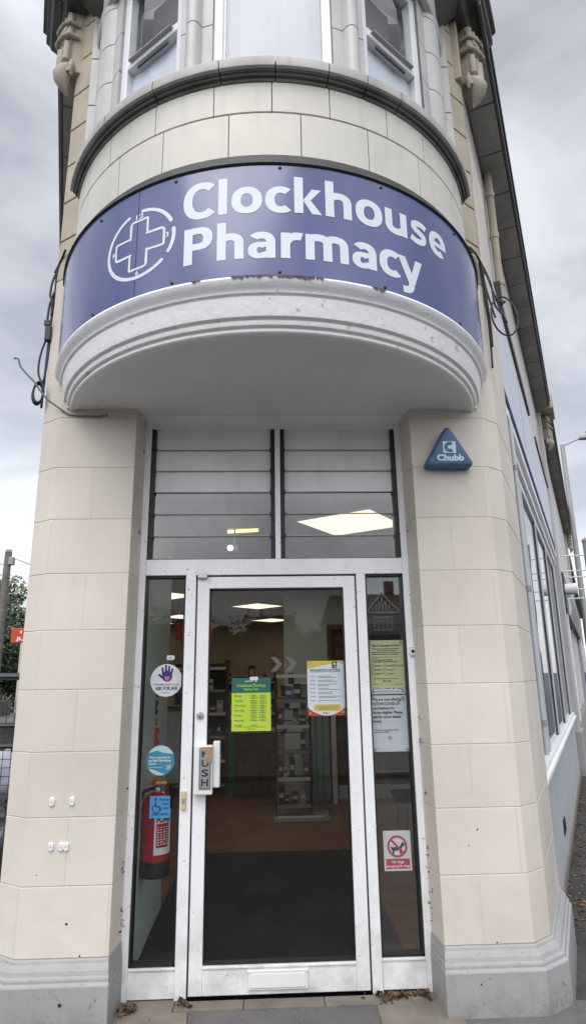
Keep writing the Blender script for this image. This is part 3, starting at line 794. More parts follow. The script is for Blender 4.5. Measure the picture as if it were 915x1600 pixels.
def glyph(c, W):
    if c == 'C': return [ring(.090,.095,.090,.102,.045,.038,46,316,44)]
    if c == 'l': return [rect(0,0,SW,.199)]
    if c == 'o': return [ring(W/2,.068,W/2,.0735,.043,.036,0,360,44)]
    if c == 'c': return [ring(.071,.068,.071,.0735,.043,.036,50,311,36)]
    if c == 'k': return [rect(0,0,SW,.199), polyg([(.0416,.071),(.0416,.0725),(.083,.136),(.127,.136),(.0765,.0745),(.0735,.0715)]), polyg([(.0416,.0705),(.0736,.071),(.077,.0740),(.129,0),(.083,0)])]
    if c == 'h': return [rect(0,0,SW,.199)] + arch(0,W,False)
    if c == 'u': return [([(W-x,.135-y) for x, y in v], f) for v, f in arch(0,W)]
    if c == 's': return [stroke(cat([(.110,.108),(.090,.118),(.062,.121),(.034,.114),(.0245,.099),(.034,.083),(.060,.071),(.086,.058),(.0945,.042),(.084,.023),(.060,.0145),(.034,.0155),(.004,.027)]), .0345)]
    if c == 'e': return [ring(W/2,.068,W/2,.0735,.042,.035,0,309,44), polyg([(.040,.054),(W-.0005,.054),(W-.0005,.070),(W-.041,.079),(.040,.079)])]
    if c == 'P': return [rect(0,0,.0425,.194), ring(.073,.1335,.065,.0605,.044,.035,-90,90,26,2.4), rect(.0425,.159,.073,.194), rect(.0425,.073,.073,.108)]
    if c == 'a': return [rect(W-SW,0,W,.086), ring(W-.062,.085,.062,.0535,SW,.036,0,146,22), ring(.052,.0405,.052,.0435,.040,.0275,35,325,34), polyg([(.050,.0575),(W-SW,.0575),(W-SW,.084),(.050,.084)]), polyg([(.056,-.0029),(W-SW,.0035),(W-SW,.036),(.056,.0255)])]
    if c == 'r': return [rect(0,0,SW,.135), ring(.078,.066,.074,.0715,.0375,.040,74,180,20)]
    if c == 'm': return arch(0,W-.0795) + arch(.0795,W-.0795,False)
    if c == 'y': return [polyg([(0,.135),(.0455,.135),(.094,.024),(.0605,-.008)]), polyg([(.111,.135),(.155,.135),(.0965,-.014),(.060,-.009)]), stroke(cat([(.0785,-.012),(.070,-.034),(.052,-.0465),(.022,-.0485)]), .037)]
def word(chars, base):
    out = []
    for c, x0, x1 in chars: out += [move(g_, x0, base) for g_ in glyph(c, x1-x0)]
    return out
art('lettering', word([('C',-.434,-.284),('l',-.262,-.221),('o',-.200,-.058),('c',-.044,.074),('k',.090,.219),('h',.237,.366),('o',.386,.530),('u',.547,.678),('s',.699,.816),('e',.834,.974)], 3.603), M['sign_white'], S, cm)
art('lettering', word([('P',-.425,-.287),('h',-.265,-.142),('a',-.122,.001),('r',.026,.118),('m',.138,.341),('a',.359,.484),('c',.500,.618),('y',.607,.762)], 3.357), M['sign_white'], S, cm)
cm_plain = cm
cm = lambda u, v: cm_plain(-.680+(u+.680)*1.09, v)
cx, cz, rad = -.680, 3.555, .1835
ws = .018
def tpr(pts, w): return stroke(pts, w, False, True)
em = [tpr(arcpts(cx,cz,rad,85,24,26), ws), tpr(arcpts(cx,cz,rad,8,-30,18), ws), tpr(arcpts(cx,cz,rad,-46,-250,60), ws)]
for e_ in em: art('clock_ring', [e_], M['sign_white'], S, cm)
a, b, q = .047, .135, .016
def cross_arm(rot):
    # one arm of the outlined cross, with one rounded and one mitred outer corner as on the sign
    pts = [(-a, a-.004), (-a, b-q)] + [(-a+q-q*cos(radians(t)), b-q+q*sin(radians(t))) for t in range(0,91,15)] + [(a-.004,b),(a,b-.004),(a,a+.0)]
    c, s_ = cos(rot), sin(rot)
    return [(cx+x*c-y*s_, cz+x*s_+y*c) for x, y in pts]
art('cross_outline', [tpr(cross_arm(k*pi/2), .012) for k in range(4)], M['sign_white'], S, cm)
for txt, x0, x1, y, h in (('12',cx-.022,cx+.022,cz+.146,.026),('3',cx+.142,cx+.159,cz-.012,.026),('6',cx-.010,cx+.008,cz-.172,.026),('9',cx-.160,cx-.143,cz-.014,.026)):
    art('numeral', [fit_w(text2d(txt,.03), x0, x1, y, h)], M['sign_white'], S, cm)
cm = cm_plain
for u, z in ((.026,3.85),(-.479,3.842),(.534,3.845),(-.973,3.83),(1.094,3.846),(.02,3.284),(.524,3.282),(-.481,3.283),(-.986,3.282),(1.066,3.282)):
    p = V(cm(u,z)); d_ = V((sin(u/1.32), -cos(u/1.32), 0))
    sc_ = MB(); sc_.tube([p-d_*.002, p+d_*.002, p+d_*.0045], [.008,.008,.004], 10)
    sc_.build('screw', M['ink'], S)
sm = MB(); sm.arc([(1.329,3.268),(1.3308,3.268),(1.3308,3.865),(1.329,3.865)], -30.15, -29.95, 2); sm.build('panel_seam', M['navy'], S)

# burglar alarm box on the right pier
A = thing('alarm_box', (.995,3.38,2.66), 'blue triangular burglar alarm box high on the right pier', 'alarm box')
def tri(s, y):
    base = [(-.150,-.090),(.150,-.090),(0,.172)]
    out = []
    for i in range(3):
        p = V((*base[i],0)); pr = V((*base[i-1],0)); nx = V((*base[(i+1) % 3],0)); r = .030
        d1 = (pr-p).normalized(); d2 = (nx-p).normalized()
        for k in range(7):
            t = k/6; w = p + d1*r*1.6*(1-t)**2 + d2*r*1.6*t**2
            out.append((.995+w.x*s, y, 2.757+w.y*s-(1-s)*.004))
    return out
m = MB(); m.loft([tri(1,3.379),tri(1,3.325),tri(.97,3.310),tri(.90,3.303),tri(.82,3.300)]); m.build('box_casing', M['alarm_blue'], A, smooth='auto')
fm = flatmap(.995,3.2985,0)
art('emblem_plate', [rect(-.036,2.745,.038,2.815)], M['palecyan'], A, fm)
art('emblem', [stroke(arcpts(.003,2.780,.022,50,310,26), .020)], M['alarm_blue'], A, flatmap(.995,3.2978,0))
art('lettering', [fit_w(text2d('Chubb',.045), -.074, .080, 2.700, .037)], M['palecyan'], A, fm)

# ---- notices on the glass: faces 2.5 mm behind the pane
GY = 3.6165
def notice(name, w, h, X, Z, mat, label, cat, group=None):
    t = thing(name, (X+w/2, GY, Z), label, cat, group)
    sheet('sheet', w, h, X, GY, Z, mat, t); return t, flatmap(X, GY-.0006, Z), flatmap(X, GY-.0011, Z)
def lines(x0, x1s, y0, dy, t):
    return [rect(x0, y0-i*dy, x1, y0-i*dy+t) for i, x1 in enumerate(x1s)]
# opening hours
t, f1, f2 = notice('opening_times_poster', .217, .283, -.246, 1.239, M['lime'], 'lime and dark green opening times poster on the door glass', 'poster')
art('header_band', [rect(0,.203,.217,.283)], M['dkgreen'], t, f1)
art('lettering', [fit_w(text2d('evolution',.02), .072, .118, .262, .009), disc(.135,.266,.005,10)], M['white_print'], t, f2)
art('lettering', [fit_w(text2d('Clockhouse Pharmacy',.006), .028, .188, .235, .0165), fit_w(text2d('Opening Times',.006), .064, .150, .217, .0125)], M['lime'], t, f2)
hrs = []
rows = [('Monday',2),('Tuesday',2),('Wednesday',2),('Thursday',2),('Friday',2),('Saturday',1),('Sunday',0)]
y = .183
for nme, k in rows:
    hrs.append(fit_w(text2d(nme,.01), .016, .016+.0068*len(nme), y, .0085))
    if k == 0: hrs.append(fit_w(text2d('Closed',.01), .105, .140, y, .0085))
    for i in range(k):
        hrs.append(fit_w(text2d('9:00am - 1:00pm' if i == 0 else '2:00pm - 6:00pm',.01), .105, .190, y, .0085)); y -= .0115
    y -= .0125 if k < 2 else .003
    if k == 1: y -= .002
hrs.append(fit_w(text2d('For any help please ask a member of staff'), .028, .190, .020, .006)); hrs.append(fit_w(text2d('nhs.uk'), .085, .130, .010, .006))
art('lettering', hrs, M['dkgreen'], t, f1)
MB().box(-.145,-.100,GY-.003,GY-.002,1.509,1.528).build('clear_tape', M['white_print'], t)
# medical lecture programme
t, f1, f2 = notice('lecture_programme_poster', .211, .297, .177, 1.313, M['paper'], 'white programme poster with yellow and orange curved bands on the door glass', 'poster')
art('yellow_band', [polyg([(0,.297),(.211,.297),(.211,.292)] + [(.211-.211*i/14, .289-.006*sin(i/14*3)-.034*(i/14)**2) for i in range(1,15)])], M['yellow'], t, f1)
art('orange_band', [polyg([(0,0),(.211,0),(.211,.048)] + [(.211-.211*i/16, .048-.047*sin(pi*i/16)**.75) for i in range(1,17)])], M['orange'], t, f1)
art('footer_panel', [rrect(.036,.026,.182,.060,.004)], M['yellow'], t, f2)
art('emblem', [stroke([(.144,.254),(.144,.290),(.166,.290),(.166,.254)],.006), stroke([(.150,.280),(.150,.254)],.004), stroke([(.156,.254),(.156,.272),(.162,.272)],.004)], M['ink'], t, f2)
art('lettering', [fit_w(text2d('Farnborough Medical Lecture Society',.03), .016, .190, .244, .008), fit_w(text2d('For the interest of anyone in health and medicine',.02), .020, .186, .235, .006), fit_w(text2d('S G 1',.04),.084,.118,.010,.008)], M['ink'], t, f2)
ln = []
random.seed(3)
for i in range(19):
    yy = .212-.0073*i
    if i % 3 != 2: ln.append(rect(.060, yy, random.uniform(.12,.195), yy+.0022))
    if i % 3 == 0: ln.append(rect(.014, yy, .044, yy+.0022))
for i in range(4): ln.append(rect(.05+.003*i, .050-.006*i, .17-.004*i, .052-.006*i))
art('small_print', ln, M['ink_soft'], t, f2)
art('fixing_dot', [disc(.014,.282,.006), disc(.196,.286,.006), disc(.014,.014,.006), disc(.196,.018,.006)], M['blutack'], t, flatmap(.177,GY-.0016,1.313))
# pale yellow covid poster
t, f1, f2 = notice('vaccination_trial_poster', .210, .297, .525, 1.423, M['paleyellow'], 'pale yellow poster of small print with circled numbers, topmost on the right sidelight', 'poster')
art('white_foot', [rect(0,0,.210,.030)], M['paper'], t, f1)
tx = [fit_w(text2d('Help in the fight against COVID-19',.035), .024, .186, .262, .0105)]
for i, (a_, b_) in enumerate(((.026,.180),(.05,.165),(.018,.185),(.024,.172))): tx.append(rect(a_, .247-.010*i, b_, .2505-.010*i))
for i in range(2): tx.append(rect(.022, .202-.006*i, .175 if i == 0 else .06, .2035-.006*i))
tx += [fit_w(text2d('Want to protect against the disease?',.03), .022, .140, .184, .008), fit_w(text2d('So apply online to volunteer for these trials',.03), .022, .165, .174, .008)]
cc = []
for x, y in ((.022,.156),(.022,.134),(.022,.112),(.094,.156),(.094,.134),(.094,.112),(.148,.156)):
    cc.append(stroke(arcpts(x,y,.008,0,360,18), .0016)); cc.append(rect(x+.012,y,x+.012+.045,y+.002)); cc.append(rect(x+.012,y-.005,x+.012+.035,y-.003))
tx += [rect(.02,.082,.165,.0845), fit_w(text2d('0800 123 4567',.03), .078,.128,.068,.007), rect(.02,.052,.055,.054), rect(.14,.052,.188,.054), rect(.02,.026,.026,.032), rect(.032,.028,.07,.030), rect(.09,.028,.12,.031), rect(.132,.026,.14,.034), rect(.16,.027,.192,.030), rect(.03,.012,.17,.0135)]
art('lettering', tx + cc, M['ink'], t, f2)
art('fixing_dot', [disc(.012,.284,.010), disc(.190,.284,.010), disc(.018,.014,.010), disc(.190,.018,.010)], M['blutack'], t, flatmap(.525,GY-.0016,1.423))
# covid vaccination notice
t, f1, f2 = notice('vaccination_notice', .210, .297, .527, 1.119, M['paper'], 'white paper notice in bold black text about vaccinations, below the yellow poster', 'notice')
tx = []
for i, (s_, w_) in enumerate((('We are now offering',.160),('the NHS COVID-19',.150),('vaccinations for',.124),('those eligible. Please',.166),('ask for more details',.156),('inside.',.050))):
    tx.append(fit_w(text2d(s_,.028), .012, .012+w_, .269-.0232*i, .0145))
tx += [fit_w(text2d('Note: Walk-in appointments available',.02), .014, .150, .110, .007), fit_w(text2d('depending on availability.',.02), .014, .100, .099, .007)]
art('lettering', tx, M['ink'], t, f2)
art('fixing_dot', [disc(.012,.287,.011), disc(.038,.254,.011), disc(.184,.278,.013), disc(.156,.256,.011), disc(.100,.073,.011), disc(.014,.010,.010), disc(.194,.010,.010)], M['blutack'], t, flatmap(.527,GY-.0016,1.119))
# no dogs sign
t, f1, f2 = notice('no_dogs_sign', .146, .193, .563, .530, M['white_print'], 'small white no dogs sign with red circle, low on the right sidelight', 'sign')
art('red_panel', [rect(.010,.010,.136,.058)], M['crimson'], t, f1)
art('lettering', [fit_w(text2d('No dogs',.03), .042, .104, .037, .013), fit_w(text2d('except guide dogs',.03), .012, .134, .018, .0115)], M['white_print'], t, f2)
dg2 = [polyg([(.040,.114),(.084,.114),(.090,.122),(.096,.132),(.102,.140),(.106,.134),(.114,.128),(.112,.118),(.100,.116),(.096,.106),(.094,.080),(.086,.080),(.084,.098),(.058,.096),(.054,.080),(.045,.080),(.046,.098),(.040,.106),(.036,.120),(.034,.118)])]
art('dog_pictogram', dg2, M['ink'], t, f2)
art('prohibition_ring', [stroke(arcpts(.073,.117,.048,0,360,40), .011), stroke([(.040,.150),(.106,.084)], .011)], M['crimson'], t, flatmap(.563,GY-.0016,.530))
# ASK FOR ANI
t = thing('safe_space_sticker', (-.610,GY,1.43), 'round white sticker with purple hand and pink heart on the left sidelight', 'sticker')
fA = flatmap(-.610,GY-.0002,1.516); fA1 = flatmap(-.610,GY-.0008,1.516); fA2 = flatmap(-.610,GY-.0014,1.516)
art('sticker_face', [disc(0,0,.088,48)], M['white_print'], t, fA)
hand = [disc(.004,.022,.028,24,.030), tpr([(-.018,.03),(-.024,.066)],.012), tpr([(-.003,.04),(-.005,.078)],.012), tpr([(.012,.04),(.014,.074)],.012), tpr([(.024,.03),(.032,.060)],.011), tpr([(-.018,.012),(-.040,.030)],.012)]
art('hand_symbol', hand, M['purple'], t, fA1)
art('heart', [disc(-.003,.014,.0085,16), disc(.011,.014,.0085,16), polyg([(-.011,.011),(.019,.011),(.004,-.006)])], M['pink'], t, fA2)
art('lettering', [fit_w(text2d('ASK FOR ANI',.04), -.060,.060,-.052,.019), fit_w(text2d('IF YOU NEED',.04), -.070,-.012,-.026,.008), rect(-.03,-.068,.02,-.0655)], M['purple'], t, fA1)
art('lettering', [fit_w(text2d('IMMEDIATE HELP',.03), -.008,.072,-.026,.008)], M['pink'], t, fA2)
# charter sticker
t = thing('charter_sticker', (-.626,GY,1.02), 'round blue sticker with white waves and tick on the left sidelight', 'sticker')
fA = flatmap(-.626,GY-.0002,1.098); fA1 = flatmap(-.626,GY-.0008,1.098); fA2 = flatmap(-.626,GY-.0014,1.098)
art('sticker_face', [disc(0,0,.076,48)], M['cyan'], t, fA)
r_ = .0755
art('wave_band', [polyg(arcpts(0,0,r_,26,150,24) + [(-.045,.044),(-.02,.050),(.01,.040),(.04,.034)]), polyg(arcpts(0,0,r_,212,290,18) + [(.0,-.062),(-.03,-.048),(-.05,-.044)])], M['palecyan'], t, fA1)
art('lettering', [fit_w(text2d("We're committed to",.03), -.062,.050,.010,.012), fit_w(text2d('the Safer Pharmacies',.03), -.064,.056,-.006,.012), fit_w(text2d('Charter',.03), -.064,-.022,-.022,.012), rect(-.064,-.036,.012,-.034)], M['white_print'], t, fA2)
art('tick_box', [stroke([(.034,-.046),(.052,-.044),(.052,-.028),(.034,-.028)],.002,True), stroke([(.038,-.034),(.043,-.041),(.058,-.022)],.003)], M['white_print'], t, fA2)
# disabled assistance sticker
t, f1, f2 = notice('assistance_sticker', .106, .108, -.674, .812, M['ring_blue'], 'blue square sticker with wheelchair symbol in front of the fire extinguisher', 'sticker')
wh = [stroke(arcpts(.034,.046,.020,100,370,26),.005), disc(.030,.092,.006,12), stroke([(.030,.084),(.031,.056),(.050,.056),(.058,.040),(.064,.042)],.006)]
art('wheelchair_symbol', wh, M['navy'], t, f1)
art('lettering', [fit_w(text2d('PLEASE',.03), .052,.102,.084,.010), fit_w(text2d('RING',.03), .070,.100,.064,.010), fit_w(text2d('FOR',.03), .074,.098,.042,.010), fit_w(text2d('ASSISTANCE',.03), .010,.096,.014,.010)], M['navy'], t, f1)
# little QR-sized and tag stickers
t, f1, f2 = notice('tag_sticker', .036, .026, -.612, 1.626, M['white_print'], 'tiny white tag sticker above the round hand sticker', 'sticker')
art('tag_point', [polyg([(.036,.0),(.036,.026),(.046,.013)])], M['white_print'], t, flatmap(-.612,GY,1.626)); art('lettering', [fit_w(text2d('nhs'),.006,.030,.008,.008)], M['ink'], t, f1)
# chevrons on the door glass
ch0 = None
for i, x in enumerate((-.030,.052)):
    o = art('chevron_decal', [polyg([(0,.080),(.030,.080),(.068,.040),(.030,0),(0,0),(.036,.040)])], M['chev'], None, flatmap(x,GY-.001,1.555))
    tag(o, ['pale frosted chevron on the door glass, the one over the opening times poster', 'pale frosted chevron on the door glass, the one nearer the white programme poster'][i], 'decal', 'chevrons on the door glass')

# door bell, keypad, white fixings
t = thing('bell_push', (-.489,FY0,.865), 'yellowed plastic bell push on the frame beside the door', 'bell')
MB().box(-.500,-.476,FY0-.016,FY0+.0,.862,.952).build('bell_case', M['cream_plastic'], t, bevel=.004)
MB().box(-.496,-.480,FY0-.020,FY0-.015,.895,.918).build('bell_button', M['grey_plastic'], t, bevel=.002)
t = thing('intercom_button', (.768,3.55,1.63), 'small white intercom button with black centre on the right door jamb', 'button')
m = MB()
def ovl(k, y): return [(.768+q[0]*k, y, 1.654+q[1]*k) for q in rrect(-.0165,-.026,.0165,.026,.012)[0]]
m.loft([ovl(1,3.5635),ovl(1,3.550),ovl(.85,3.546)]); m.build('button_plate', M['white_plastic'], t, smooth='auto')
MB().lathe((.769,3.5455,1.653),[(.009,-.001),(.0105,.002)],16,'y').build('button', M['black'], t)
m = MB(); m.lathe((.768,3.5458,1.674),[(.0025,-.001),(.003,.001)],8,'y'); m.build('screw', M['ink'], t)
m = MB(); m.lathe((.768,3.5458,1.634),[(.0025,-.001),(.003,.001)],8,'y'); m.build('screw', M['ink'], t)
caps = None
for i, (x, z, lab) in enumerate(((-1.112,.944,'upper white oval fixing cap on the left pier, the one towards the outer edge'),(-1.014,.945,'upper white oval fixing cap on the left pier, the one towards the door'),
                   (-1.100,.743,'lower white oval fixing cap on the left pier, standing apart from its pair'),(-1.052,.742,'lower white oval fixing cap on the left pier, first of the touching pair'),(-1.027,.741,'lower white oval fixing cap on the left pier, second of the touching pair'))):
    if caps is None:
        caps = thing('fixing_cap', (x,3.38,z), lab, 'cap', 'white fixing caps on the left pier')
        m = MB()
        def ov(k, y): return [(x+q[0]*k, y, z+q[1]*k) for q in rrect(-.0125,-.021,.0125,.021,.0122)[0]]
        m.loft([ov(1,3.381),ov(1,3.374),ov(.8,3.371)]); m.build('cap_body', M['white_plastic'], caps, smooth='auto')
        MB().lathe((x,3.3700,z),[(.0028,0),(.003,.002)],8,'y').build('cap_screw', M['grey_plastic'], caps)
    else: dup(caps, (x,3.38,z), lab)
# small drilled holes and chips in the piers are part of the building
m = MB()
for x, z, r in ((-1.001,.408,.006),(1.00,.772,.0045),(.95,.70,.003),(-1.16,.62,.003),(-.93,.275,.004),(1.05,.275,.004),(-.99,.105,.008),(.94,.13,.004)):
    y = 3.3797 if z > .2 else 3.3185
    m.lathe((x,y-.0006,z),[(r,0),(r*.8,-.0008)],9,'y')
m.build('drill_hole', M['hole'], B)

for sd, zs_ in ((1,(.34,.40,.47,.55,.62,.66,.93,1.17,1.19,1.30,1.95,2.35,2.8)),(-1,(.33,.36,.42,.60,.62,.98,1.9,2.34,2.36,2.85))):
    for z in zs_:
        rg = random.Random(int(z*1000)+sd); m = MB(); y = 3.557 - rg.uniform(.0,.05); x = sd*(.7865-rg.uniform(0,.006))
        for k in range(4):
            c0 = V((x-sd*rg.uniform(.0,.016), y-rg.uniform(-.0,.012), z+rg.uniform(-.018,.018))); e = V((rg.uniform(-.012,.012),rg.uniform(-.006,.006),rg.uniform(-.014,.014)))
            m.tube([c0, c0+e*.5+V((0,-.003,.002)), c0+e], [.0012,.0024,.0008], 5)
        stuff(m.build('cobweb_grime', M['hole'], B))
# ================================================================== INSIDE THE SHOP
t = thing('entrance_mat', (-.03,4.9,.004), 'large black entrance mat lying on the brown floor inside the door', 'mat')
MB().box(-.78,.72,3.70,6.14,.005,.016).build('mat_pile', M['mat'], t)
m = MB(); m.box(-.785,.725,6.14,6.15,.005,.012); m.box(.72,.727,3.70,6.14,.005,.012); m.build('mat_edging', M['mat_edge'], t)
# fire extinguisher
E_ = thing('fire_extinguisher', (-.690,3.93,.44), 'red fire extinguisher hanging on the green wall behind the left sidelight', 'fire extinguisher')
c = (-.688,3.93,0)
MB().lathe(c,[(.02,.525),(.074,.525),(.080,.540),(.080,.80),(.077,.835),(.062,.868),(.038,.888),(.026,.893)],28).build('cylinder_body', M['ext_red'], E_, smooth='auto')
MB().lathe(c,[(.07,.452),(.079,.455),(.083,.470),(.083,.535),(.079,.540)],28).build('base_skirt', M['black'], E_, smooth='auto')
m = MB(); m.lathe(c,[(.024,.888),(.026,.90),(.022,.915),(.028,.922),(.02,.935)],16); m.build('valve', M['alu'], E_, smooth='auto')
m = MB(); m.loft([[(c[0]-.03+q[0], c[1]-.05+q[1], q[2]+.935) for q in r] for r in (((-.012,0,0),(.012,0,0),(.012,.02,0),(-.012,.02,0)),((.03,.01,.05),(.054,.01,.05),(.054,.03,.05),(.03,.03,.05)),((.10,.03,.088),(.118,.03,.084),(.118,.05,.084),(.10,.05,.088)))])
m.build('lever', M['red'], E_, bevel=.003)
m = MB(); m.box(c[0]-.01,c[0]+.062,c[1]-.055,c[1]-.028,.935,.953); m.build('carry_handle', M['yellow'], E_, bevel=.008)
m = MB(); m.tube([(c[0]-.02,c[1]-.02,.915),(c[0]-.07,c[1]-.045,.90),(c[0]-.100,c[1]-.06,.84),(c[0]-.108,c[1]-.065,.74),(c[0]-.105,c[1]-.065,.62),(c[0]-.094,c[1]-.06,.52)],[.010]*5+[.013],10)
m.build('hose', M['black'], E_, smooth=True)
m = MB()
n = 14
for i in range(n):   # label wraps the body on the door side
    a0_, a1_ = radians(-88+88*i/n), radians(-88+88*(i+1)/n); R2 = .0812
    m.poly([(c[0]+R2*cos(a0_),c[1]+R2*sin(a0_),.575),(c[0]+R2*cos(a1_),c[1]+R2*sin(a1_),.575),(c[0]+R2*cos(a1_),c[1]+R2*sin(a1_),.80),(c[0]+R2*cos(a0_),c[1]+R2*sin(a0_),.80)])
m.build('label', M['white_print'], E_, recalc=False)
def ext(u, v):
    a_ = radians(-88)+u/.0812; return (c[0]+.0818*cos(a_), c[1]+.0818*sin(a_), v)
random.seed(5)
art('label_panel', [rect(.012+.011*i,.612,.012+.011*i+.0112,.735) for i in range(7)], M['ext_red'], E_, ext)
ln = [fit_w(text2d('FOAM',.05), .012,.10,.742,.030)]
for i in range(8): ln += [rect(.016+.018*k, .625+.0125*i, .016+.018*k+random.uniform(.008,.016), .630+.0125*i) for k in range(4)]
art('label_lettering', ln[1:], M['white_print'], E_, lambda u, v: (c[0]+.0822*cos(radians(-88)+u/.0812), c[1]+.0822*sin(radians(-88)+u/.0812), v))
art('label_lettering', [ln[0], rect(.012,.588,.085,.600)], M['ink'], E_, ext)
# small safety signs on the green wall
for x, z0, z1, mt, lab in ((0,1.405,1.45,'red','small red sign on the green wall, uppermost behind the sidelight'),(0,1.30,1.385,'navy','dark blue sign on the green wall below the small red one'),(0,1.235,1.27,'red','thin red sign on the green wall under the dark blue one'),(0,1.115,1.215,'red','red fire call point box on the green wall')):
    t = thing('safety_sign', (-.775,4.3,z0), lab, 'sign', 'signs on the green wall')
    d_ = .018 if z0 < 1.12 else .004
    MB().box(-.777,-.777+d_+.004,4.26,4.32,z0,z1).build('sign_plate', M[mt], t)
    MB().box(-.777+d_+.0042,-.777+d_+.0046,4.27,4.31,z0+(z1-z0)*.35,z0+(z1-z0)*.65).build('sign_symbol', M['white_print'], t)
# ceiling lights seen in the shop, then unseen ones added to brighten it
LP = None
labs = ['bright square ceiling light showing through the right louvres','square ceiling light seen through the top of the door glass','farther square ceiling light in the shop, by the green wall','square ceiling light seen through the left sidelight, the upper one','square ceiling light seen through the left sidelight, the lower one']
pos = [(.57,4.42,55),(-.22,9.95,45),(.02,12.55,45),(-1.42,8.5,45),(-1.62,11.6,45),(.42,7.05,0),(-.35,7.05,0),(1.1,11.2,45),(2.4,10.6,45),(-2.4,13.0,45),(1.2,13.2,45),(-2.6,9.6,45)]
for i, (x, y, r) in enumerate(pos):
    lab = labs[i] if i < 5 else None
    def make_light(x, y, lab, mt):
        o = thing('ceiling_light', (x,y,2.62), lab, 'ceiling light', 'square ceiling lights in the shop')
        MB().box(x-.29,x+.29,y-.29,y+.29,2.608,2.612).build('diffuser', M[mt], o)
        m = MB()
        for q in ((-.305,.305,-.305,-.29),(-.305,.305,.29,.305),(-.305,-.29,-.29,.29),(.29,.305,-.29,.29)): m.box(x+q[0],x+q[1],y+q[2],y+q[3],2.606,2.619)
        m.build('frame', M['white_plastic'], o); return o
    if i == 0: LP = make_light(x, y, lab, 'panel_light'); LP.rotation_euler = (0,0,radians(r))
    elif i == 5: LB = make_light(x, y, 'added square ceiling light brightening the shop, hidden behind the door head and walls', 'panel_fill')
    elif i in (6,7,8): dup(LB, (x,y,2.62), None, (0,0,radians(r)))
    else: dup(LP, (x,y,2.62), lab or 'added unseen square ceiling light brightening the rear corners of the shop', (0,0,radians(r)))
t = thing('strip_light', (-.25,5.05,2.55), 'yellow strip light seen through the left louvres', 'strip light')
m = MB(); m.tube([(-.345,4.6,2.592),(-.115,4.55,2.592)],.013,10); m.build('tube', M['tube_light'], t)
MB().box(-.36,-.10,4.54,4.63,2.607,2.62).build('fitting', M['grey_plastic'], t)
t = thing('spotlight', (-.27,4.35,2.38), 'small bright spotlight under the ceiling behind the left louvres', 'spotlight')
m = MB(); m.lathe((-.287,4.2,2.384),[(.014,-.03),(.022,.0),(.024,.04)],14,'x'); m.build('spot_body', M['white_plastic'], t, smooth='auto')
MB().lathe((-.300,4.180,2.382),[(.02,-.006),(.02,.006)],12,'y').build('lamp', M['spot_light'], t)
MB().tube([(-.27,4.2,2.40),(-.27,4.2,2.62)],.006,6).build('stem', M['white_plastic'], t)
# hanging orange sign
t = thing('hanging_sign', (-1.0,8.0,1.98), 'orange sign hanging from the ceiling behind the left door post', 'sign')
MB().box(-1.21,-.75,8.0,8.03,1.98,2.195).build('sign_panel', M['orange'], t, bevel=.004)
art('lettering', [fit_w(text2d('ask',.03), -1.05,-.86,2.06,.10)], M['white_print'], t, flatmap(0,7.998,0))
m = MB(); m.tube([(-1.1,8.015,2.19),(-1.1,8.015,2.62)],.004,6); m.tube([(-.86,8.015,2.19),(-.86,8.015,2.62)],.004,6); m.build('wire', M['steel'], t)
# radiator cabinet
t = thing('radiator', (-1.3,6.5,0), 'grey green panelled radiator against the wall in the dark left of the shop', 'radiator')
m = MB(); m.box(-1.7,-.87,6.45,6.55,.55,1.22)
for i in range(10): m.box(-1.68+.08*i,-1.65+.08*i,6.44,6.45,.58,1.19)
m.build('radiator_panel', M['green_wall'], t, bevel=.01)
m = MB(); m.box(-1.75,-.83,6.40,6.62,1.22,1.26); m.build('top_shelf', M['dark_wood'], t, bevel=.006)
m = MB(); m.box(-1.6,-1.57,6.48,6.52,0,.55); m.box(-1.0,-.97,6.48,6.52,0,.55); m.build('leg', M['iron'], t)
# dark shelf unit behind the door post
def shelf_unit(name, x0, x1, y0, y1, h, n, label, back='dark_wood', board='mirror', opened=False):
    t = thing(name, ((x0+x1)/2,(y0+y1)/2,0), label, 'shelving')
    if opened:
        for px in (x0,x1-.02):
            for py in (y0,y1-.02): MB().box(px,px+.02,py,py+.02,0,h).build('post', M[back], t)
        for k_ in range(4): MB().box(x0+.02,x1-.02,y1-.012,y1-.006,h*.55+.13*k_,h*.55+.012+.13*k_).build('hanging_rail', M['iron'], t)
    else:
        MB().box(x0,x1,y1-.02,y1,0,h).build('back_panel', M[back], t)
    if not opened: MB().box(x0,x0+.025,y0,y1-.02,0,h).build('side_panel', M[back], t); MB().box(x1-.025,x1,y0,y1-.02,0,h).build('side_panel', M[back], t)
    zs = []
    for i in range(n):
        z = .12+(h-.2)*i/(n-1); zs.append(z)
        o = MB().box(x0+.025,x1-.025,y0+.01,y1-.02,z,z+.02).build('shelf', M[board], t)
        MB().box(x0+.025,x1-.025,y0-.004,y0+.009,z-.012,z+.026).build('price_strip', M['white_plastic'] if i % 2 else M['grey_plastic'], o)
    return zs
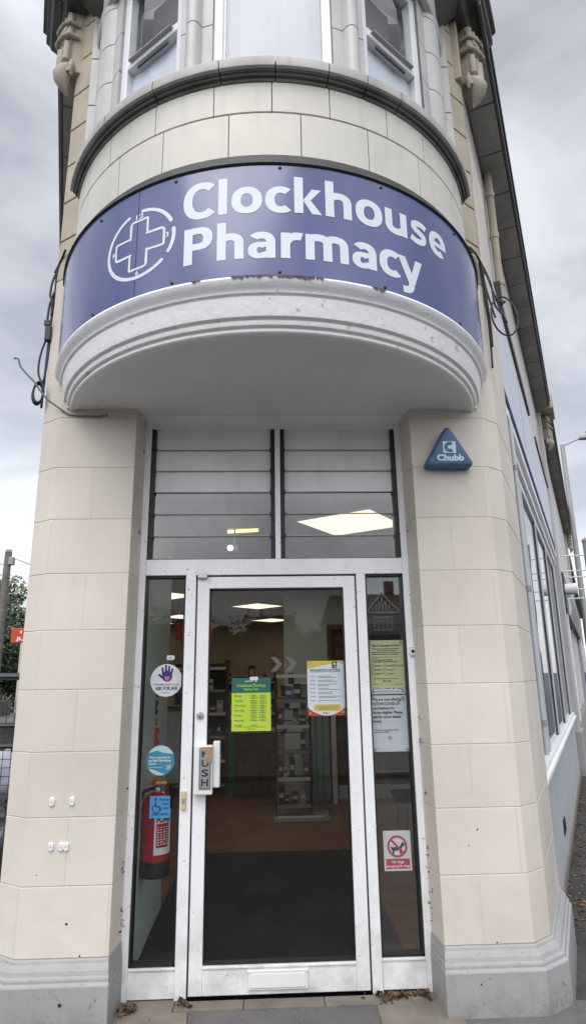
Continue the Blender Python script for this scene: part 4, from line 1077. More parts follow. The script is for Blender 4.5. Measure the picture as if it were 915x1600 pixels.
def packets(x0, x1, y0, zs, dens, group, where, hmax, rnd):
    k = 0
    for z in zs:
        x = x0+.03; j = 0
        while x < x1-.07:
            w = rnd.uniform(.04,.09); h = rnd.uniform(.08,hmax); d_ = rnd.uniform(.04,.08)
            if rnd.random() < dens:
                cn, mt = rnd.choice((('dark','dark_box'),('grey','grey_box'),('white','white_box'),('blue','blue_box'),('dark','dark_box'),('grey','grey_box'),('dark','dark_box'),('dull red','dull_red')))
                p = thing('packet', (x+w/2,y0+.03+d_/2,z+.021), f'{cn} upright packet on a shelf of {where}', 'packet', f'{cn} packets on {where}')
                MB().box(x,x+w,y0+.02,y0+.02+d_,z+.0205,z+.02+h).build('carton', M[mt], p, bevel=.003)
                MB().box(x+.006,x+w-.006,y0+.0190,y0+.0196,z+.03+h*.35,z+.03+h*.6).build('carton_label', M['white_box' if mt != 'white_box' else 'blue_box'], p)
            x += w+rnd.uniform(.004,.03); k += 1
rnd = random.Random(11)
zs = shelf_unit('shelf_unit', -1.35,-.62,9.0,9.35,1.72,6,'tall dark shelf unit behind the left post of the door glass')
packets(-1.3,-.66,9.0,zs[1:5],.8,'','the tall dark shelf unit',.17,rnd)
t = thing('green_display_box', (-.52,9.1,.0), 'tall green display box half behind the opening times poster', 'box')
MB().box(-.60,-.32,8.95,9.2,0,1.30).build('box_body', M['green_box'], t, bevel=.01); MB().box(-.57,-.35,8.945,8.95,.95,1.15).build('box_label', M['white_print'], t)
# counter
t = thing('shop_counter', (-.2,8.8,0), 'low dark wooden counter with upright boarding below the opening times poster', 'counter')
m = MB(); m.box(-.50,.06,8.72,9.2,.80,.84); m.build('counter_top', M['grey_plastic'], t, bevel=.005)
m = MB(); m.box(-.48,.04,8.76,9.2,.0,.80)
for i in range(5): m.box(-.47+.105*i,-.375+.105*i,8.745,8.76,.03,.56)
m.box(-.48,.04,8.742,8.76,.58,.78)
m.build('counter_front', M['dark_wood'], t, bevel=.004)
# display stand with leaflets and wrapped goods
zs = shelf_unit('display_stand', .02,.44,7.5,7.74,1.60,6,'open dark display stand of wrapped goods in front of the pale green wall','iron','mirror',True)
packets(.03,.43,7.5,zs[:5],.72,'','the display stand',.22,rnd)
for x, z in ((.10,.83),(.20,.60),(.36,.62)):
    p = thing('wrapped_bottle', (x,7.56,z), 'glossy wrapped bottle lying at the front of the display stand', 'bottle', 'glossy bottles on the display stand')
    MB().tube([(x-.03,7.53,z+.02),(x,7.54,z+.05),(x+.05,7.56,z+.10)],[.012,.022,.02],12).build('bottle_body', M['clear'], p, smooth=True)
    MB().tube([(x+.05,7.56,z+.10),(x+.065,7.565,z+.115)],[.012,.012],10).build('bottle_cap', M['white_box'], p)
t = thing('stand_foot_plate', (.3,7.5,.0), 'pale grey flat base plate lying on the floor in front of the stand', 'plate')
MB().box(.0,.62,7.28,7.78,.006,.03).build('plate', M['grey_plastic'], t, bevel=.008)
MB().box(.05,.55,7.40,7.48,.03,.034).build('plate_trim', M['white_plastic'], t)
zs = shelf_unit('shelf_unit', -1.35,.10,11.2,11.55,1.5,6,'long low shelf unit of stock in front of the beige back wall','mirror','dark_wood')
packets(-1.3,.08,11.2,zs[2:6],.9,'','the long low shelf unit',.16,rnd)
for i_, (x_, z_) in enumerate(((.08,1.02),(.17,1.14),(.27,1.04),(.36,1.16),(.13,1.30),(.31,1.30),(.22,1.44))):
    p = thing('hanging_packet', (x_,7.7,z_), 'dark packet hanging on the back rail of the display stand', 'packet', 'packets hanging on the display stand')
    MB().box(x_-.032,x_+.032,7.66,7.69,z_,z_+.12).build('card', M[('dark_box','grey_box','dark_box','blue_box')[i_ % 4]], p, bevel=.003)
    MB().box(x_-.02,x_+.02,7.648,7.659,z_+.02,z_+.075).build('blister', M[('white_box','dark_box','grey_box')[i_ % 3]], p, bevel=.004)
# curtain
t = thing('curtain', (.56,8.3,.1), 'pale teal curtain hanging in folds behind the display stand', 'curtain')
m = MB(); nn = 40; xa, xb = .38,.725
for i in range(nn):
    u, w = i/nn, (i+1)/nn
    m.poly([(xa+(xb-xa)*u,8.3+.03*sin(u*26),.13-.04*u),(xa+(xb-xa)*w,8.3+.03*sin(w*26),.13-.04*w),(xa+(xb-xa)*w,8.3+.024*sin(w*26),1.42),(xa+(xb-xa)*u,8.3+.024*sin(u*26),1.42)])
m.build('cloth', M['curtain_teal'], t, smooth=True, recalc=False)
MB().tube([(.33,8.3,1.43),(.78,8.3,1.43)],.012,10).build('rail', M['white_plastic'], t)
MB().box(.74,.80,8.26,8.33,0,1.45).build('end_post', M['white_plastic'], t, bevel=.006)
# notices on the beige wall, chair
for x, z, w, h, mt, lab in ((-.62,1.66,.10,.22,'dark_box','small dark notice on the beige back wall, topmost'),(-.80,1.28,.14,.40,'red','dark red panel on the beige back wall beside the shelf unit'),(-.30,1.46,.13,.30,'dark_box','dark dispenser on the beige back wall above the poster'),(.02,1.75,.09,.28,'grey_box','grey panel on the beige back wall near the green wall')):
    x *= 1.6
    t = thing('wall_notice', (x,13.880,z), lab, 'notice')
    MB().box(x,x+w,13.850,13.899,z,z+h).build('notice_board', M[mt], t, bevel=.004)
    MB().box(x+.015,x+w-.015,13.845,13.850,z+h*.3,z+h*.75).build('notice_paper', M['white_box'], t)
t = thing('chair', (1.5,6.1,0), 'dark chair with slim metal legs half hidden behind the right sidelight', 'chair')
for x, y, in ((1.12,5.75),(1.52,5.75),(1.52,6.15),(1.12,6.15)):
    MB().tube([(x,y,0),(x+.01,y+.01,.45)],.012,8).build('leg', M['iron'], t)
MB().box(1.08,1.56,5.72,6.2,.45,.50).build('seat', M['black'], t, bevel=.02)
MB().box(1.08,1.56,6.16,6.2,.55,.92).build('backrest', M['black'], t, bevel=.02)

# ================================================================== CABLES AND PIPES
def smooth_path(pts, n=6):
    P = [V(p) for p in pts]; out = []
    for i in range(len(P)-1):
        p0, p1, p2, p3 = P[max(i-1,0)], P[i], P[i+1], P[min(i+2,len(P)-1)]
        for k in range(n):
            t = k/n
            out.append(.5*((2*p1)+(p2-p0)*t+(2*p0-5*p1+4*p2-p3)*t*t+(3*p1-p0-3*p2+p3)*t**3))
    out.append(P[-1]); return out
def cable(name, paths, r, mat, label, cat='cable'):
    t = thing(name, paths[0][0], label, cat)
    for p in paths: MB().tube(smooth_path(p), r, 7).build('strand', mat, t, smooth=True)
    return t
# --- left, hanging off the outer edge of the pier
cable('cable_bundle', [[(-1.349,3.46,4.10),(-1.366,3.47,4.01),(-1.370,3.48,3.90),(-1.374,3.48,3.80),(-1.378,3.48,3.69),(-1.380,3.48,3.60),(-1.382,3.48,3.50),(-1.388,3.48,3.10)],
                       [(-1.355,3.47,4.06),(-1.388,3.47,3.96),(-1.395,3.47,3.86),(-1.380,3.47,3.82),(-1.376,3.47,3.72)],
                       [(-1.372,3.47,3.88),(-1.394,3.47,3.78),(-1.398,3.47,3.66)],[(-1.30,3.40,4.14),(-1.34,3.45,4.10),(-1.38,3.47,4.02)]], .007, M['cable'], 'black cables running down the outer edge of the left pier beside the sign')
cable('cable_loop', [[(-1.395,3.47,3.55),(-1.418,3.47,3.45),(-1.424,3.47,3.36),(-1.415,3.47,3.30),(-1.392,3.47,3.265),(-1.380,3.47,3.32),(-1.373,3.47,3.43),(-1.372,3.475,3.54)]], .006, M['cable'], 'long thin cable loop hanging below the black junction box')
t = thing('junction_box', (-1.385,3.46,3.54), 'small black junction box on cables at the left edge of the sign', 'junction box')
MB().box(-1.402,-1.362,3.45,3.485,3.535,3.64).build('box_casing', M['iron'], t, bevel=.008); MB().box(-1.408,-1.372,3.447,3.48,3.64,3.672).build('cap', M['iron'], t)
pts = [[( -1.402+.030*cos(a*pi/5)+.004*k, 3.44-.006*k, 3.168+.066*sin(a*pi/5)+.003*k) for a in range(11)] for k in range(4)]
cable('cable_coil', pts, .006, M['cable'], 'black coil of spare cable hanging beside the left pier')
cable('loose_wire', [[(-1.532,3.37,3.367),(-1.506,3.37,3.363),(-1.49,3.37,3.317),(-1.449,3.37,3.267),(-1.395,3.37,3.21),(-1.362,3.37,3.161),(-1.313,3.37,3.104),(-1.234,3.372,3.044),(-1.17,3.374,3.008),(-1.03,3.374,3.0),(-.965,3.374,3.008)]], .0055, M['cable_grey'], 'bent grey wire sticking out from the top of the left pier')
# --- right
cable('cable_bundle', [[(1.20,3.24,4.05),(1.262,3.33,4.10),(1.298,3.40,4.16),(1.333,3.43,4.12),(1.354,3.44,4.06),(1.383,3.44,4.0),(1.406,3.44,3.90),(1.436,3.44,3.79),(1.459,3.43,3.69)],
                       [(1.18,3.22,4.06),(1.27,3.35,4.13),(1.345,3.43,4.09),(1.36,3.44,3.95),(1.385,3.44,3.80),(1.40,3.43,3.70)],
                       [(1.33,3.43,4.13),(1.37,3.44,4.05),(1.40,3.44,3.94),(1.41,3.44,3.80),(1.45,3.43,3.72),(1.47,3.43,3.66)],
                       [(1.338,3.44,4.11),(1.350,3.45,3.97),(1.353,3.45,3.83),(1.361,3.45,3.69),(1.360,3.45,3.51),(1.356,3.45,3.36)],
                       [(1.343,3.43,4.11),(1.358,3.44,3.97),(1.362,3.44,3.83),(1.368,3.44,3.66),(1.366,3.44,3.50)]], .0065, M['cable'], 'tangled black cables on the wall beside the right end of the sign')
pts = [[(1.45+.082*cos(a*pi/7)+.003*k, 3.41+.02*sin(a*pi/7), 3.70+.15*sin(a*pi/7)) for a in range(15)] for k in range(2)]
cable('cable_coil', pts, .005, M['cable'], 'round loop of black cable hanging at the right end of the sign')
t = thing('pipe', FR(.98,.06,0), 'grey rainwater pipe up the edge of the side shop window', 'pipe')
MB().tube([FR(1.0,.05,1.0),FR(1.0,.05,3.35),FR(1.0,.035,3.46)],.016,12).build('pipe_run', M['post_grey'], t, smooth='auto')
for z in (1.2,2.1,3.0): MB().lathe(FR(1.0,.05,z),[(.020,-.02),(.020,.02)],12).build('pipe_clip', M['grey_plastic'], t)
t = thing('rainwater_pipe', FR(.95,.06,3.6), 'cream rainwater pipe on the white tiled wall under the eave', 'pipe')
MB().tube([FR(1.6,.05,4.75),FR(1.6,.05,6.15)],.035,12).build('pipe_run', M['quoin'], t, smooth='auto')
for z in (4.95,5.45,5.9): MB().lathe(FR(1.6,.05,z),[(.042,-.03),(.042,.03)],12).build('pipe_collar', M['quoin'], t)
# fascia along the flank: panel coloured pale for its sky reflection, blue lower edge, brown batten above
F_ = thing('side_fascia', FR(1.0,.0,3.56), 'long blue fascia along the side wall, coloured pale as reflected sky, with a dark blue lower band', 'fascia')
MB(FR).box(.95,7.9,-.02,.030,3.66,4.66).build('fascia_panel', M['fascia_sky_sheen'], F_, bevel=.004)
MB(FR).box(.88,7.9,-.02,.036,3.56,3.66).build('lower_band', M['fascia_navy'], F_, bevel=.004)
MB(FR).box(2.9,2.912,.030,.0315,3.70,4.66).build('panel_joint', M['ink'], F_)
t = thing('roof_batten', FR(2.0,.03,4.68), 'weathered brown batten over the near half of the side fascia', 'batten')
MB(FR).box(1.35,4.2,.0,.055,4.662,4.74).build('board', M['brown_batten'], t, bevel=.004); MB(FR).box(1.33,1.40,.0,.07,4.60,4.80).build('end_cap', M['iron'], t)
t = thing('roof_batten', FR(6.0,.03,4.68), 'weathered brown batten over the far half of the side fascia', 'batten')
MB(FR).box(5.2,7.9,.0,.05,4.662,4.74).build('board', M['brown_batten'], t, bevel=.004); MB(FR).box(7.86,7.92,.0,.06,4.62,4.78).build('end_cap', M['iron'], t)

# ================================================================== BEYOND ON THE RIGHT
Nb = thing('terrace_shops', FR(8.3,0,0), 'row of tiled shops with carved brackets running on beyond the pharmacy', 'building')
MB(FR).box(8.3,19.5,-4,.0,3.6,6.15).build('tiled_wall', M['tile_wall'], Nb)
MB(FR).box(8.3,19.8,-.3,.215,6.15,6.24).build('eave', M['eave'], Nb)
MB(FR).box(8.3,19.8,.216,.262,6.135,6.30).build('gutter', M['gutter'], Nb)
MB(FR).box(8.3,19.8,-6,.1,6.3,6.5).build('roof', M['gutter'], Nb)
for s in (8.0,19.2):
    MB(FR).box(s-.3,s+.25,-.1,.07,0.5,6.1).build('pilaster', M['faience_jamb'], Nb, bevel=.006)
    MB(FR).box(s-.34,s+.29,-.1,.11,-.07,.62).build('pilaster_base', M['grey_paint'], Nb, bevel=.02)
    console(FR,s,.14,5.42,6.12).build('console_bracket', M['console'], Nb, smooth='auto')
    MB(FR).box(s-.34,s+.30,-.1,.30,6.12,6.40).build('cornice_block', M['quoin'], Nb, bevel=.02)
MB(FR).box(8.3,18.9,-.25,-.02,.0,3.6).build('shopfront', M['shop_dark'], Nb)
MB(FR).box(8.3,18.9,-.02,.10,2.55,3.25).build('shop_fascia', M['shop_dark'], Nb, bevel=.01)
for s in (9.2,11.0,12.8,14.6,16.4):
    o = MB(FR).box(s,s+1.5,-.02,.0,.8,2.4).build('shop_window', M['fascia_blue'], Nb); MB(FR).box(s-.06,s-.005,-.02,.03,.7,2.5).build('window_post', M['white'], o)
MB(FR).box(8.3,18.9,-.02,.06,0,.62).build('stall_riser', M['rend_grey'], Nb)
t = thing('awning_cassette', FR(8.6,.2,2.9), 'pale round awning tube projecting from the wall beyond the side window', 'awning')
MB().tube([FR(8.4,.02,2.95),FR(8.4,.30,2.95)],.10,16).build('tube', M['white_plastic'], t, smooth='auto'); MB(FR).box(8.35,8.45,.0,.04,2.82,3.08).build('wall_bracket', M['grey_plastic'], t)
t = thing('projecting_sign', FR(9.2,.2,2.5), 'white oval sign projecting from the dark shopfront', 'sign')
m = MB(FR)
def ovs(s, k): return [(s, .10+.05*k*cos(2*pi*i/20), 2.72+.17*k*sin(2*pi*i/20)) for i in range(20)]
m.loft([ovs(9.2,1),ovs(9.26,1)]); m.build('sign_face', M['white_plastic'], t); MB(FR).box(9.21,9.25,.0,.12,2.70,2.74).build('arm', M['iron'], t)
t = thing('rainwater_pipe', FR(8.75,.1,0), 'white pipes running down the wall past the dark shopfront', 'pipe')
MB().tube([FR(8.7,.06,.7),FR(8.7,.06,2.6)],.03,10).build('pipe_run', M['white_plastic'], t); MB().tube([FR(9.0,.06,.75),FR(9.0,.06,2.4)],.022,10).build('pipe_run', M['white_plastic'], t)
Fb = thing('distant_building', FR(21,0,0), 'plain grey building at the far end of the row of shops', 'building')
MB(FR).box(20,46,-8,-.1,0,5.2).build('wall', M['rend_grey'], Fb); MB(FR).box(20,46,-8.2,.1,5.2,5.5).build('roof', M['gutter'], Fb)
for s in range(22,44,4): MB(FR).box(s,s+2,-.1,-.05,1,3).build('window', M['fascia_blue'], Fb)
# street lamp and railed pole
t = thing('street_lamp', (9.17,18,0), 'tall grey street lamp leaning its lantern out over the pavement', 'street lamp')
MB().tube([(9.17,18,0),(9.17,18,1.5),(9.17,18,8.42)],[.11,.09,.065],12).build('post', M['galv'], t, smooth='auto')
MB().tube([(9.17,18,8.38),(9.75,17.9,8.62)],.025,8).build('arm', M['galv'], t)
m = MB(); m.loft([[(9.70,17.80,8.56),(9.70,17.98,8.56),(9.70,17.98,8.66),(9.70,17.80,8.66)],[(9.95,17.72,8.58),(9.95,18.02,8.58),(9.95,18.02,8.75),(9.95,17.72,8.75)],[(10.5,17.76,8.72),(10.5,17.98,8.72),(10.5,17.98,8.82),(10.5,17.76,8.82)]])
m.build('lantern', M['galv'], t, bevel=.02); MB().lathe((9.95,17.87,8.76),[(.05,0),(.05,.06),(.02,.09)],10).build('photocell', M['grey_plastic'], t)
t = thing('railed_pole', (6.35,12,0), 'grey pole with thin horizontal rails fixed across to the wall', 'pole')
MB().tube([(6.33,12,0),(6.33,12,4.05)],.075,12).build('post', M['galv'], t, smooth='auto'); MB().lathe((6.33,12,4.05),[(.09,0),(.085,.04),(.03,.08)],12).build('cap', M['galv'], t)
for z in (3.75,3.45,3.32,3.08,2.9): MB().tube([(5.55,12.02,z),(6.33,12,z+.03)],.014,6).build('rail', M['white_plastic'], t)

# ================================================================== BEYOND ON THE LEFT
def leaf_cards(m, c, r, n, size, rnd, squash=(1,1,1)):
    for _ in range(n):
        d_ = V((rnd.gauss(0,1),rnd.gauss(0,1),rnd.gauss(0,1))); d_.normalize(); d_ *= rnd.uniform(.55,1.05)
        p = V(c) + V((d_.x*r*squash[0], d_.y*r*squash[1], d_.z*r*squash[2]))
        a = V((rnd.gauss(0,1),rnd.gauss(0,1),rnd.gauss(0,1))).normalized(); b = a.orthogonal().normalized()
        s_ = size*rnd.uniform(.6,1.5)
        m.cur = rnd.choice((0,0,1))
        m.poly([p-a*s_, p+b*s_*.55, p+a*s_, p-b*s_*.55])
def tree(x, y, h, w, label, mats, n, rnd, conifer=False):
    t = thing('tree', (x,y,0), label, 'tree')
    MB().tube([(x,y,0),(x+.1,y,h*.35),(x-.05,y+.1,h*.7),(x,y,h*.95)],[.035*h,.026*h,.014*h,.004*h],10).build('trunk', M['bark'], t, smooth=True)
    lb_ = MB()
    for i in range(9):
        z = h*(.3+.06*i); a = i*2.4; L_ = w*.45*(1-.06*i)
        lb_.tube([(x,y,z),(x+cos(a)*L_*.6,y+sin(a)*L_*.6,z+.10*h),(x+cos(a)*L_,y+sin(a)*L_,z+.14*h)],[.010*h,.006*h,.002*h],6)
    lb_.build('limbs', M['bark'], t, smooth=True)
    m = MB()
    for i in range(18):
        zz = h*rnd.uniform(.22,.98); k = (1-abs(zz/h-.5)*1.3)
        a = rnd.uniform(0,2*pi); rr = w*.42*k*sqrt(rnd.random())
        leaf_cards(m, (x+cos(a)*rr,y+sin(a)*rr,zz), w*rnd.uniform(.13,.24), 2*n//18, .010*h+.035, rnd, (1,1,.8))
    m.build('crown', [M[q] for q in mats], t, recalc=False)
rnd = random.Random(21)
tree(-12.6,27,4.6,5.5,'dark evergreen tree behind the orange sign beyond the fence',('leaf_dark','leaf_mid'),6500,rnd)
tree(-9.9,26,4.1,4.6,'mid green bushy tree at the edge of the left pier',('leaf_dark','leaf_mid'),5200,rnd)
tree(-14.2,33,6.4,4.8,'thin pale autumn tree rising over the evergreens behind the pole',('leaf_pale','leaf_mid'),1500,rnd)
tree(-16.5,27,5.2,5.5,'dark spreading tree left of the wooden pole',('leaf_dark','leaf_mid'),4500,rnd)
t = thing('utility_pole', (-9.28,22,0), 'weathered wooden utility pole with wires left of the building', 'utility pole')
MB().tube([(-9.28,22,0),(-9.26,22,3),(-9.24,22,5.92)],[.17,.145,.115],14).build('shaft', M['pole_wood'], t, smooth='auto')
MB().tube([(-9.24,22,5.86),(-9.24,22,6.0)],[.10,.10],12).build('cap', M['galv'], t)
MB().box(-9.17,-9.0,21.85,22.05,5.45,5.72).build('terminal_box', M['grey_plastic'], t, bevel=.02)
m = MB()
for i in range(7): m.tube([(-9.45,22,2.4+.45*i),(-9.05,22,2.4+.45*i)],.012,5)
m.build('step_iron', M['iron'], t)
for q in ((-3.0,30,4.2),(-2.0,27,3.9)):
    MB().tube(smooth_path([(-9.2,22,5.75),((-9.2+q[0])/2,(22+q[1])/2,(5.75+q[2])/2-.25),q]),.008,5).build('wire', M['cable'], t)
MB().tube(smooth_path([(-9.25,22,5.5),(-12,21,5.2),(-16,20,5.4)]),.01,5).build('wire', M['cable'], t)
t = thing('orange_sign', (-4.5,12,0), 'orange shop sign on a post, half behind the left pier', 'sign')
MB().box(-4.86,-4.30,12,12.06,2.20,2.47).build('sign_panel', M['orange'], t, bevel=.01); MB().tube([(-4.42,12.1,0),(-4.42,12.1,2.3)],.04,10).build('post', M['galv'], t)
art('lettering', [polyg([(-4.70,2.40),(-4.66,2.44),(-4.66,2.36)]), fit_w(text2d('JLJ',.04),-4.76,-4.60,2.25,.06)], M['white_print'], t, flatmap(0,11.995,0))
# mesh fence
t = thing('mesh_fence', (-3,5,0), 'black wire mesh fence panel with two thick rails behind the left pier', 'fence')
m = MB()
for i in range(50): m.box(-4.6+.06*i,-4.6+.06*i+.004,5.0,5.004,.1,1.38)
for i in range(21): m.box(-4.6,-1.66,5.004,5.008,.12+.06*i,.124+.06*i)
m.build('wire_mesh', M['iron'], t)
for z in (1.20,1.055): MB().tube([(-4.6,4.98,z),(-1.62,4.98,z)],.018,8).build('rail', M['iron'], t)
MB().tube([(-4.6,4.98,1.60),(-1.62,4.98,1.55)],.026,8).build('top_rail', M['iron'], t)
for x in (-4.6,-1.63): MB().box(x-.03,x+.03,4.97,5.03,0,1.62).build('post', M['iron'], t)
rnd = random.Random(4)
for i, (x, y, r, z, mt, lab) in enumerate(((-2.42,5.75,.26,.72,'bag','pale lilac rubbish sack on top of the heap behind the mesh fence'),(-2.62,5.8,.3,.32,'bag','pale lilac rubbish sack at the bottom of the heap by the fence'),(-2.2,5.7,.24,.22,'bag_dark','dark rubbish sack on the ground by the fence'),(-3.0,5.9,.34,.34,'bag','pale rubbish sack at the far end of the fence'))):
    o = thing('rubbish_sack', (x,y,max(0,z-r)), lab, 'rubbish sack')
    m = MB(); rings = []
    for k in range(13):
        th_ = pi*k/12; ring_ = []
        for j in range(20):
            a = 2*pi*j/20; d_ = V((sin(th_)*cos(a),sin(th_)*sin(a),-cos(th_)*.9)); nz = 1+.28*mnoise.noise(d_*2.3+V((i*7,0,0)))+.1*mnoise.noise(d_*7)
            ring_.append((x+d_.x*r*nz, y+d_.y*r*nz, max(.0, z+d_.z*r*nz)))
        rings.append(ring_)
    m.loft(rings); m.build('sack_body', M[mt], o, smooth=True)
    MB().lathe((x,y,z+r*.92),[(.03,0),(.02,.03),(.05,.08)],9).build('tied_neck', M[mt], o)
t = thing('skip', (-4.4,10,0), 'dark open skip standing beyond the mesh fence', 'skip')
m = MB(); m.loft([[(-6.2,9,.1),(-3.6,9,.1),(-3.6,11,.1),(-6.2,11,.1)],[(-6.5,8.9,1.0),(-3.2,8.9,1.0),(-3.2,11.1,1.0),(-6.5,11.1,1.0)]]); m.build('skip_body', M['skip'], t, bevel=.02)
m = MB(); m.box(-6.55,-3.15,8.85,8.95,.98,1.06); m.build('rim', M['steel'], t)
for x, z, w, mt, lab in ((-4.36,1.25,.30,'red','red plastic crate heaped on the skip'),(-4.16,1.33,.24,'yellow','yellow plastic crate tilted on the skip rim'),(-4.30,1.05,.42,'white_box','white plastic crate at the front of the skip'),(-3.86,1.06,.42,'dark_box','dark crate on the skip beside the white one')):
    o = thing('crate', (x,9.1,z), lab, 'crate')
    y0 = 8.95 if mt in ('white_box','dark_box') else 9.25
    m = MB(); m.box(x-w/2,x+w/2,y0,y0+.02,z,z+.2); m.box(x-w/2,x+w/2,y0+.28,y0+.3,z,z+.2); m.box(x-w/2,x-w/2+.02,y0+.02,y0+.28,z,z+.2); m.box(x+w/2-.02,x+w/2,y0+.02,y0+.28,z,z+.2); m.box(x-w/2+.02,x+w/2-.02,y0+.02,y0+.28,z,z+.02)
    m.build('crate_body', M[mt], o, bevel=.006)
    m = MB(); m.box(x-w/2-.01,x+w/2+.01,y0-.012,y0-.001,z+.17,z+.2); m.box(x-.05,x+.05,y0-.008,y0-.001,z+.08,z+.12); m.build('crate_rim', M[mt], o)

# ================================================================== ACROSS THE ROAD (seen in the glass)
H = thing('half_timbered_house', (10.9,-53,0), 'half timbered gabled house across the road, reflected in the right sidelight', 'house')
hx, hy = 10.85, -53.0
MB().box(hx-5,hx+5,hy-8,hy,0,6.8).build('wall', M['brick'], H)
MB().box(hx-1.9,hx+1.9,hy,hy+.5,0,7.1).build('bay_wall', M['rend_grey'], H)
m = MB(); m.loft([[(hx-1.75,hy+.5,7.1),(hx+1.75,hy+.5,7.1),(hx,hy+.5,9.0)],[(hx-1.75,hy+.62,7.1),(hx+1.75,hy+.62,7.1),(hx,hy+.62,9.0)]]); m.build('gable', M['half_black'], H)
m = MB()
for i in range(-4,5):
    x = hx+.34*i; top = 7.1+1.9*(1-abs(x-hx)/1.75)-.2
    if top > 7.5: m.box(x-.11,x+.11,hy+.62,hy+.66,7.5,top)
m.box(hx-1.5,hx+1.5,hy+.62,hy+.66,7.16,7.4)
m.build('gable_plaster', M['half_white'], H)
m = MB()
for sd in (-1,1): m.loft([[(hx+sd*2.05,hy+.64,6.95),(hx+sd*2.05,hy+.78,6.95),(hx,hy+.78,9.25),(hx,hy+.64,9.25)],[(hx+sd*2.05,hy+.64,6.75),(hx+sd*2.05,hy+.78,6.75),(hx,hy+.78,9.03),(hx,hy+.64,9.03)]])
m.build('bargeboard', M['half_white'], H)
w_ = MB(); w_.box(hx-.95,hx+.95,hy+.5,hy+.60,5.55,5.68); w_.box(hx-.95,hx+.95,hy+.5,hy+.60,6.75,6.9)
for i in range(5): w_.box(hx-.95+.45*i,hx-.85+.45*i,hy+.5,hy+.60,5.68,6.75)
w_.box(hx-.95,hx+.95,hy+.5,hy+.59,6.4,6.47)
w_ = w_.build('window', M['half_white'], H); MB().pane(hx-.9,hx+.9,hy+.53,5.6,6.8).build('pane', M['glass_shop'], w_)
m = MB(); m.loft([[(hx-5.4,hy+.3,6.7),(hx+5.4,hy+.3,6.7),(hx+5.4,hy-8.3,6.7),(hx-5.4,hy-8.3,6.7)],[(hx-4.6,hy-3.9,9.6),(hx+4.6,hy-3.9,9.6),(hx+4.6,hy-4.1,9.6),(hx-4.6,hy-4.1,9.6)]]); rf = m.build('roof', M['roof_tile'], H)
MB().box(hx+1.2,hx+2.1,hy-4.5,hy-3.7,9.3,10.9).build('chimney', M['brick'], rf)
MB().box(hx-2.6,hx+2.6,hy+.5,hy+.8,4.3,5.2).build('shop_fascia', M['navy'], H)
m = MB(); rnd = random.Random(31)
for i in range(95):
    x = -75+150*i/94+rnd.uniform(-1,1); h = rnd.uniform(4.5,8.2) + (2.2 if x < 2 else 0) + 1.5*sin(x*.21)
    rings = []
    for q_ in range(8):
        th_ = pi*q_/7; rr_ = []
        for j_ in range(12):
            a_ = 2*pi*j_/12; d_ = V((sin(th_)*cos(a_),sin(th_)*sin(a_),-cos(th_))); nz_ = 1+.25*mnoise.noise(d_*2+V((i*3.1,0,0)))
            rr_.append((x+d_.x*2.3*nz_,-65+d_.y*2.2*nz_,h*.46+d_.z*h*.44*nz_))
        rings.append(rr_)
    m.cur = 0; m.loft(rings)
    for k in range(3): leaf_cards(m, (x+rnd.uniform(-2,2),-64+rnd.uniform(-3,3),h*(.25+.27*k)), 2.6, 300, .15, rnd)
stuff(m.build('woodland', [M['leaf_dark'],M['leaf_mid']], recalc=False), 'belt of dark woodland across the road, seen reflected in the door glass', 'woodland')

# ================================================================== LITTER
rnd = random.Random(9)
def leaf_mesh(k):
    m = MB(); n = 9; L_ = .05
    rows = []
    for i in range(n+1):
        t = i/n; w = .020*sin(pi*min(1,t*1.02))**.8*(1+.25*sin(i*2.1+k))
        z = .012*sin(t*3+k)+.010*(t-.5)**2
        rows.append([(-w,t*L_-L_/2,z+.010+.008*abs(sin(k+t*4))),(0,t*L_-L_/2,z+.002),(w,t*L_-L_/2,z+.008+.010*abs(cos(k*2+t*5)))])
    for a, b in zip(rows[:-1], rows[1:]):
        i0 = [m.P(p) for p in a]; i1 = [m.P(p) for p in b]
        m.face((i0[0],i0[1],i1[1],i1[0])); m.face((i0[1],i0[2],i1[2],i1[1]))
    m.tube([(0,-L_/2,.003),(.003,-L_/2-.018,.006)],.0012,5)
    return m
spots = [(-.715,3.47,1.5),(-.700,3.50,1.25),(-.735,3.49,1.2),(-.69,3.47,1.0),(-.455,3.515,1.5),(-.43,3.50,1.1),(-.475,3.52,.9),(-.42,3.49,.8),(-.74,3.43,.8),
         (.498,3.53,1.1),(.515,3.50,1.2),(.53,3.52,1.0),(.56,3.53,1.0),(.585,3.525,.9),(.545,3.545,1.2),(.60,3.545,.8),(.62,3.53,.7),(.65,3.54,.9),(.715,3.52,1.3),(.725,3.49,1.3),(.70,3.53,1.0),(.735,3.53,1.0),(.51,3.47,.7),(.575,3.50,.7),(.68,3.55,.8)]
for _ in range(16): spots.append((rnd.gauss(-.715,.022), rnd.gauss(3.475,.028), rnd.uniform(.4,.8)))
for _ in range(26): spots.append((rnd.gauss(.60,.085), rnd.gauss(3.52,.022), rnd.uniform(.35,.85)))
first = {}
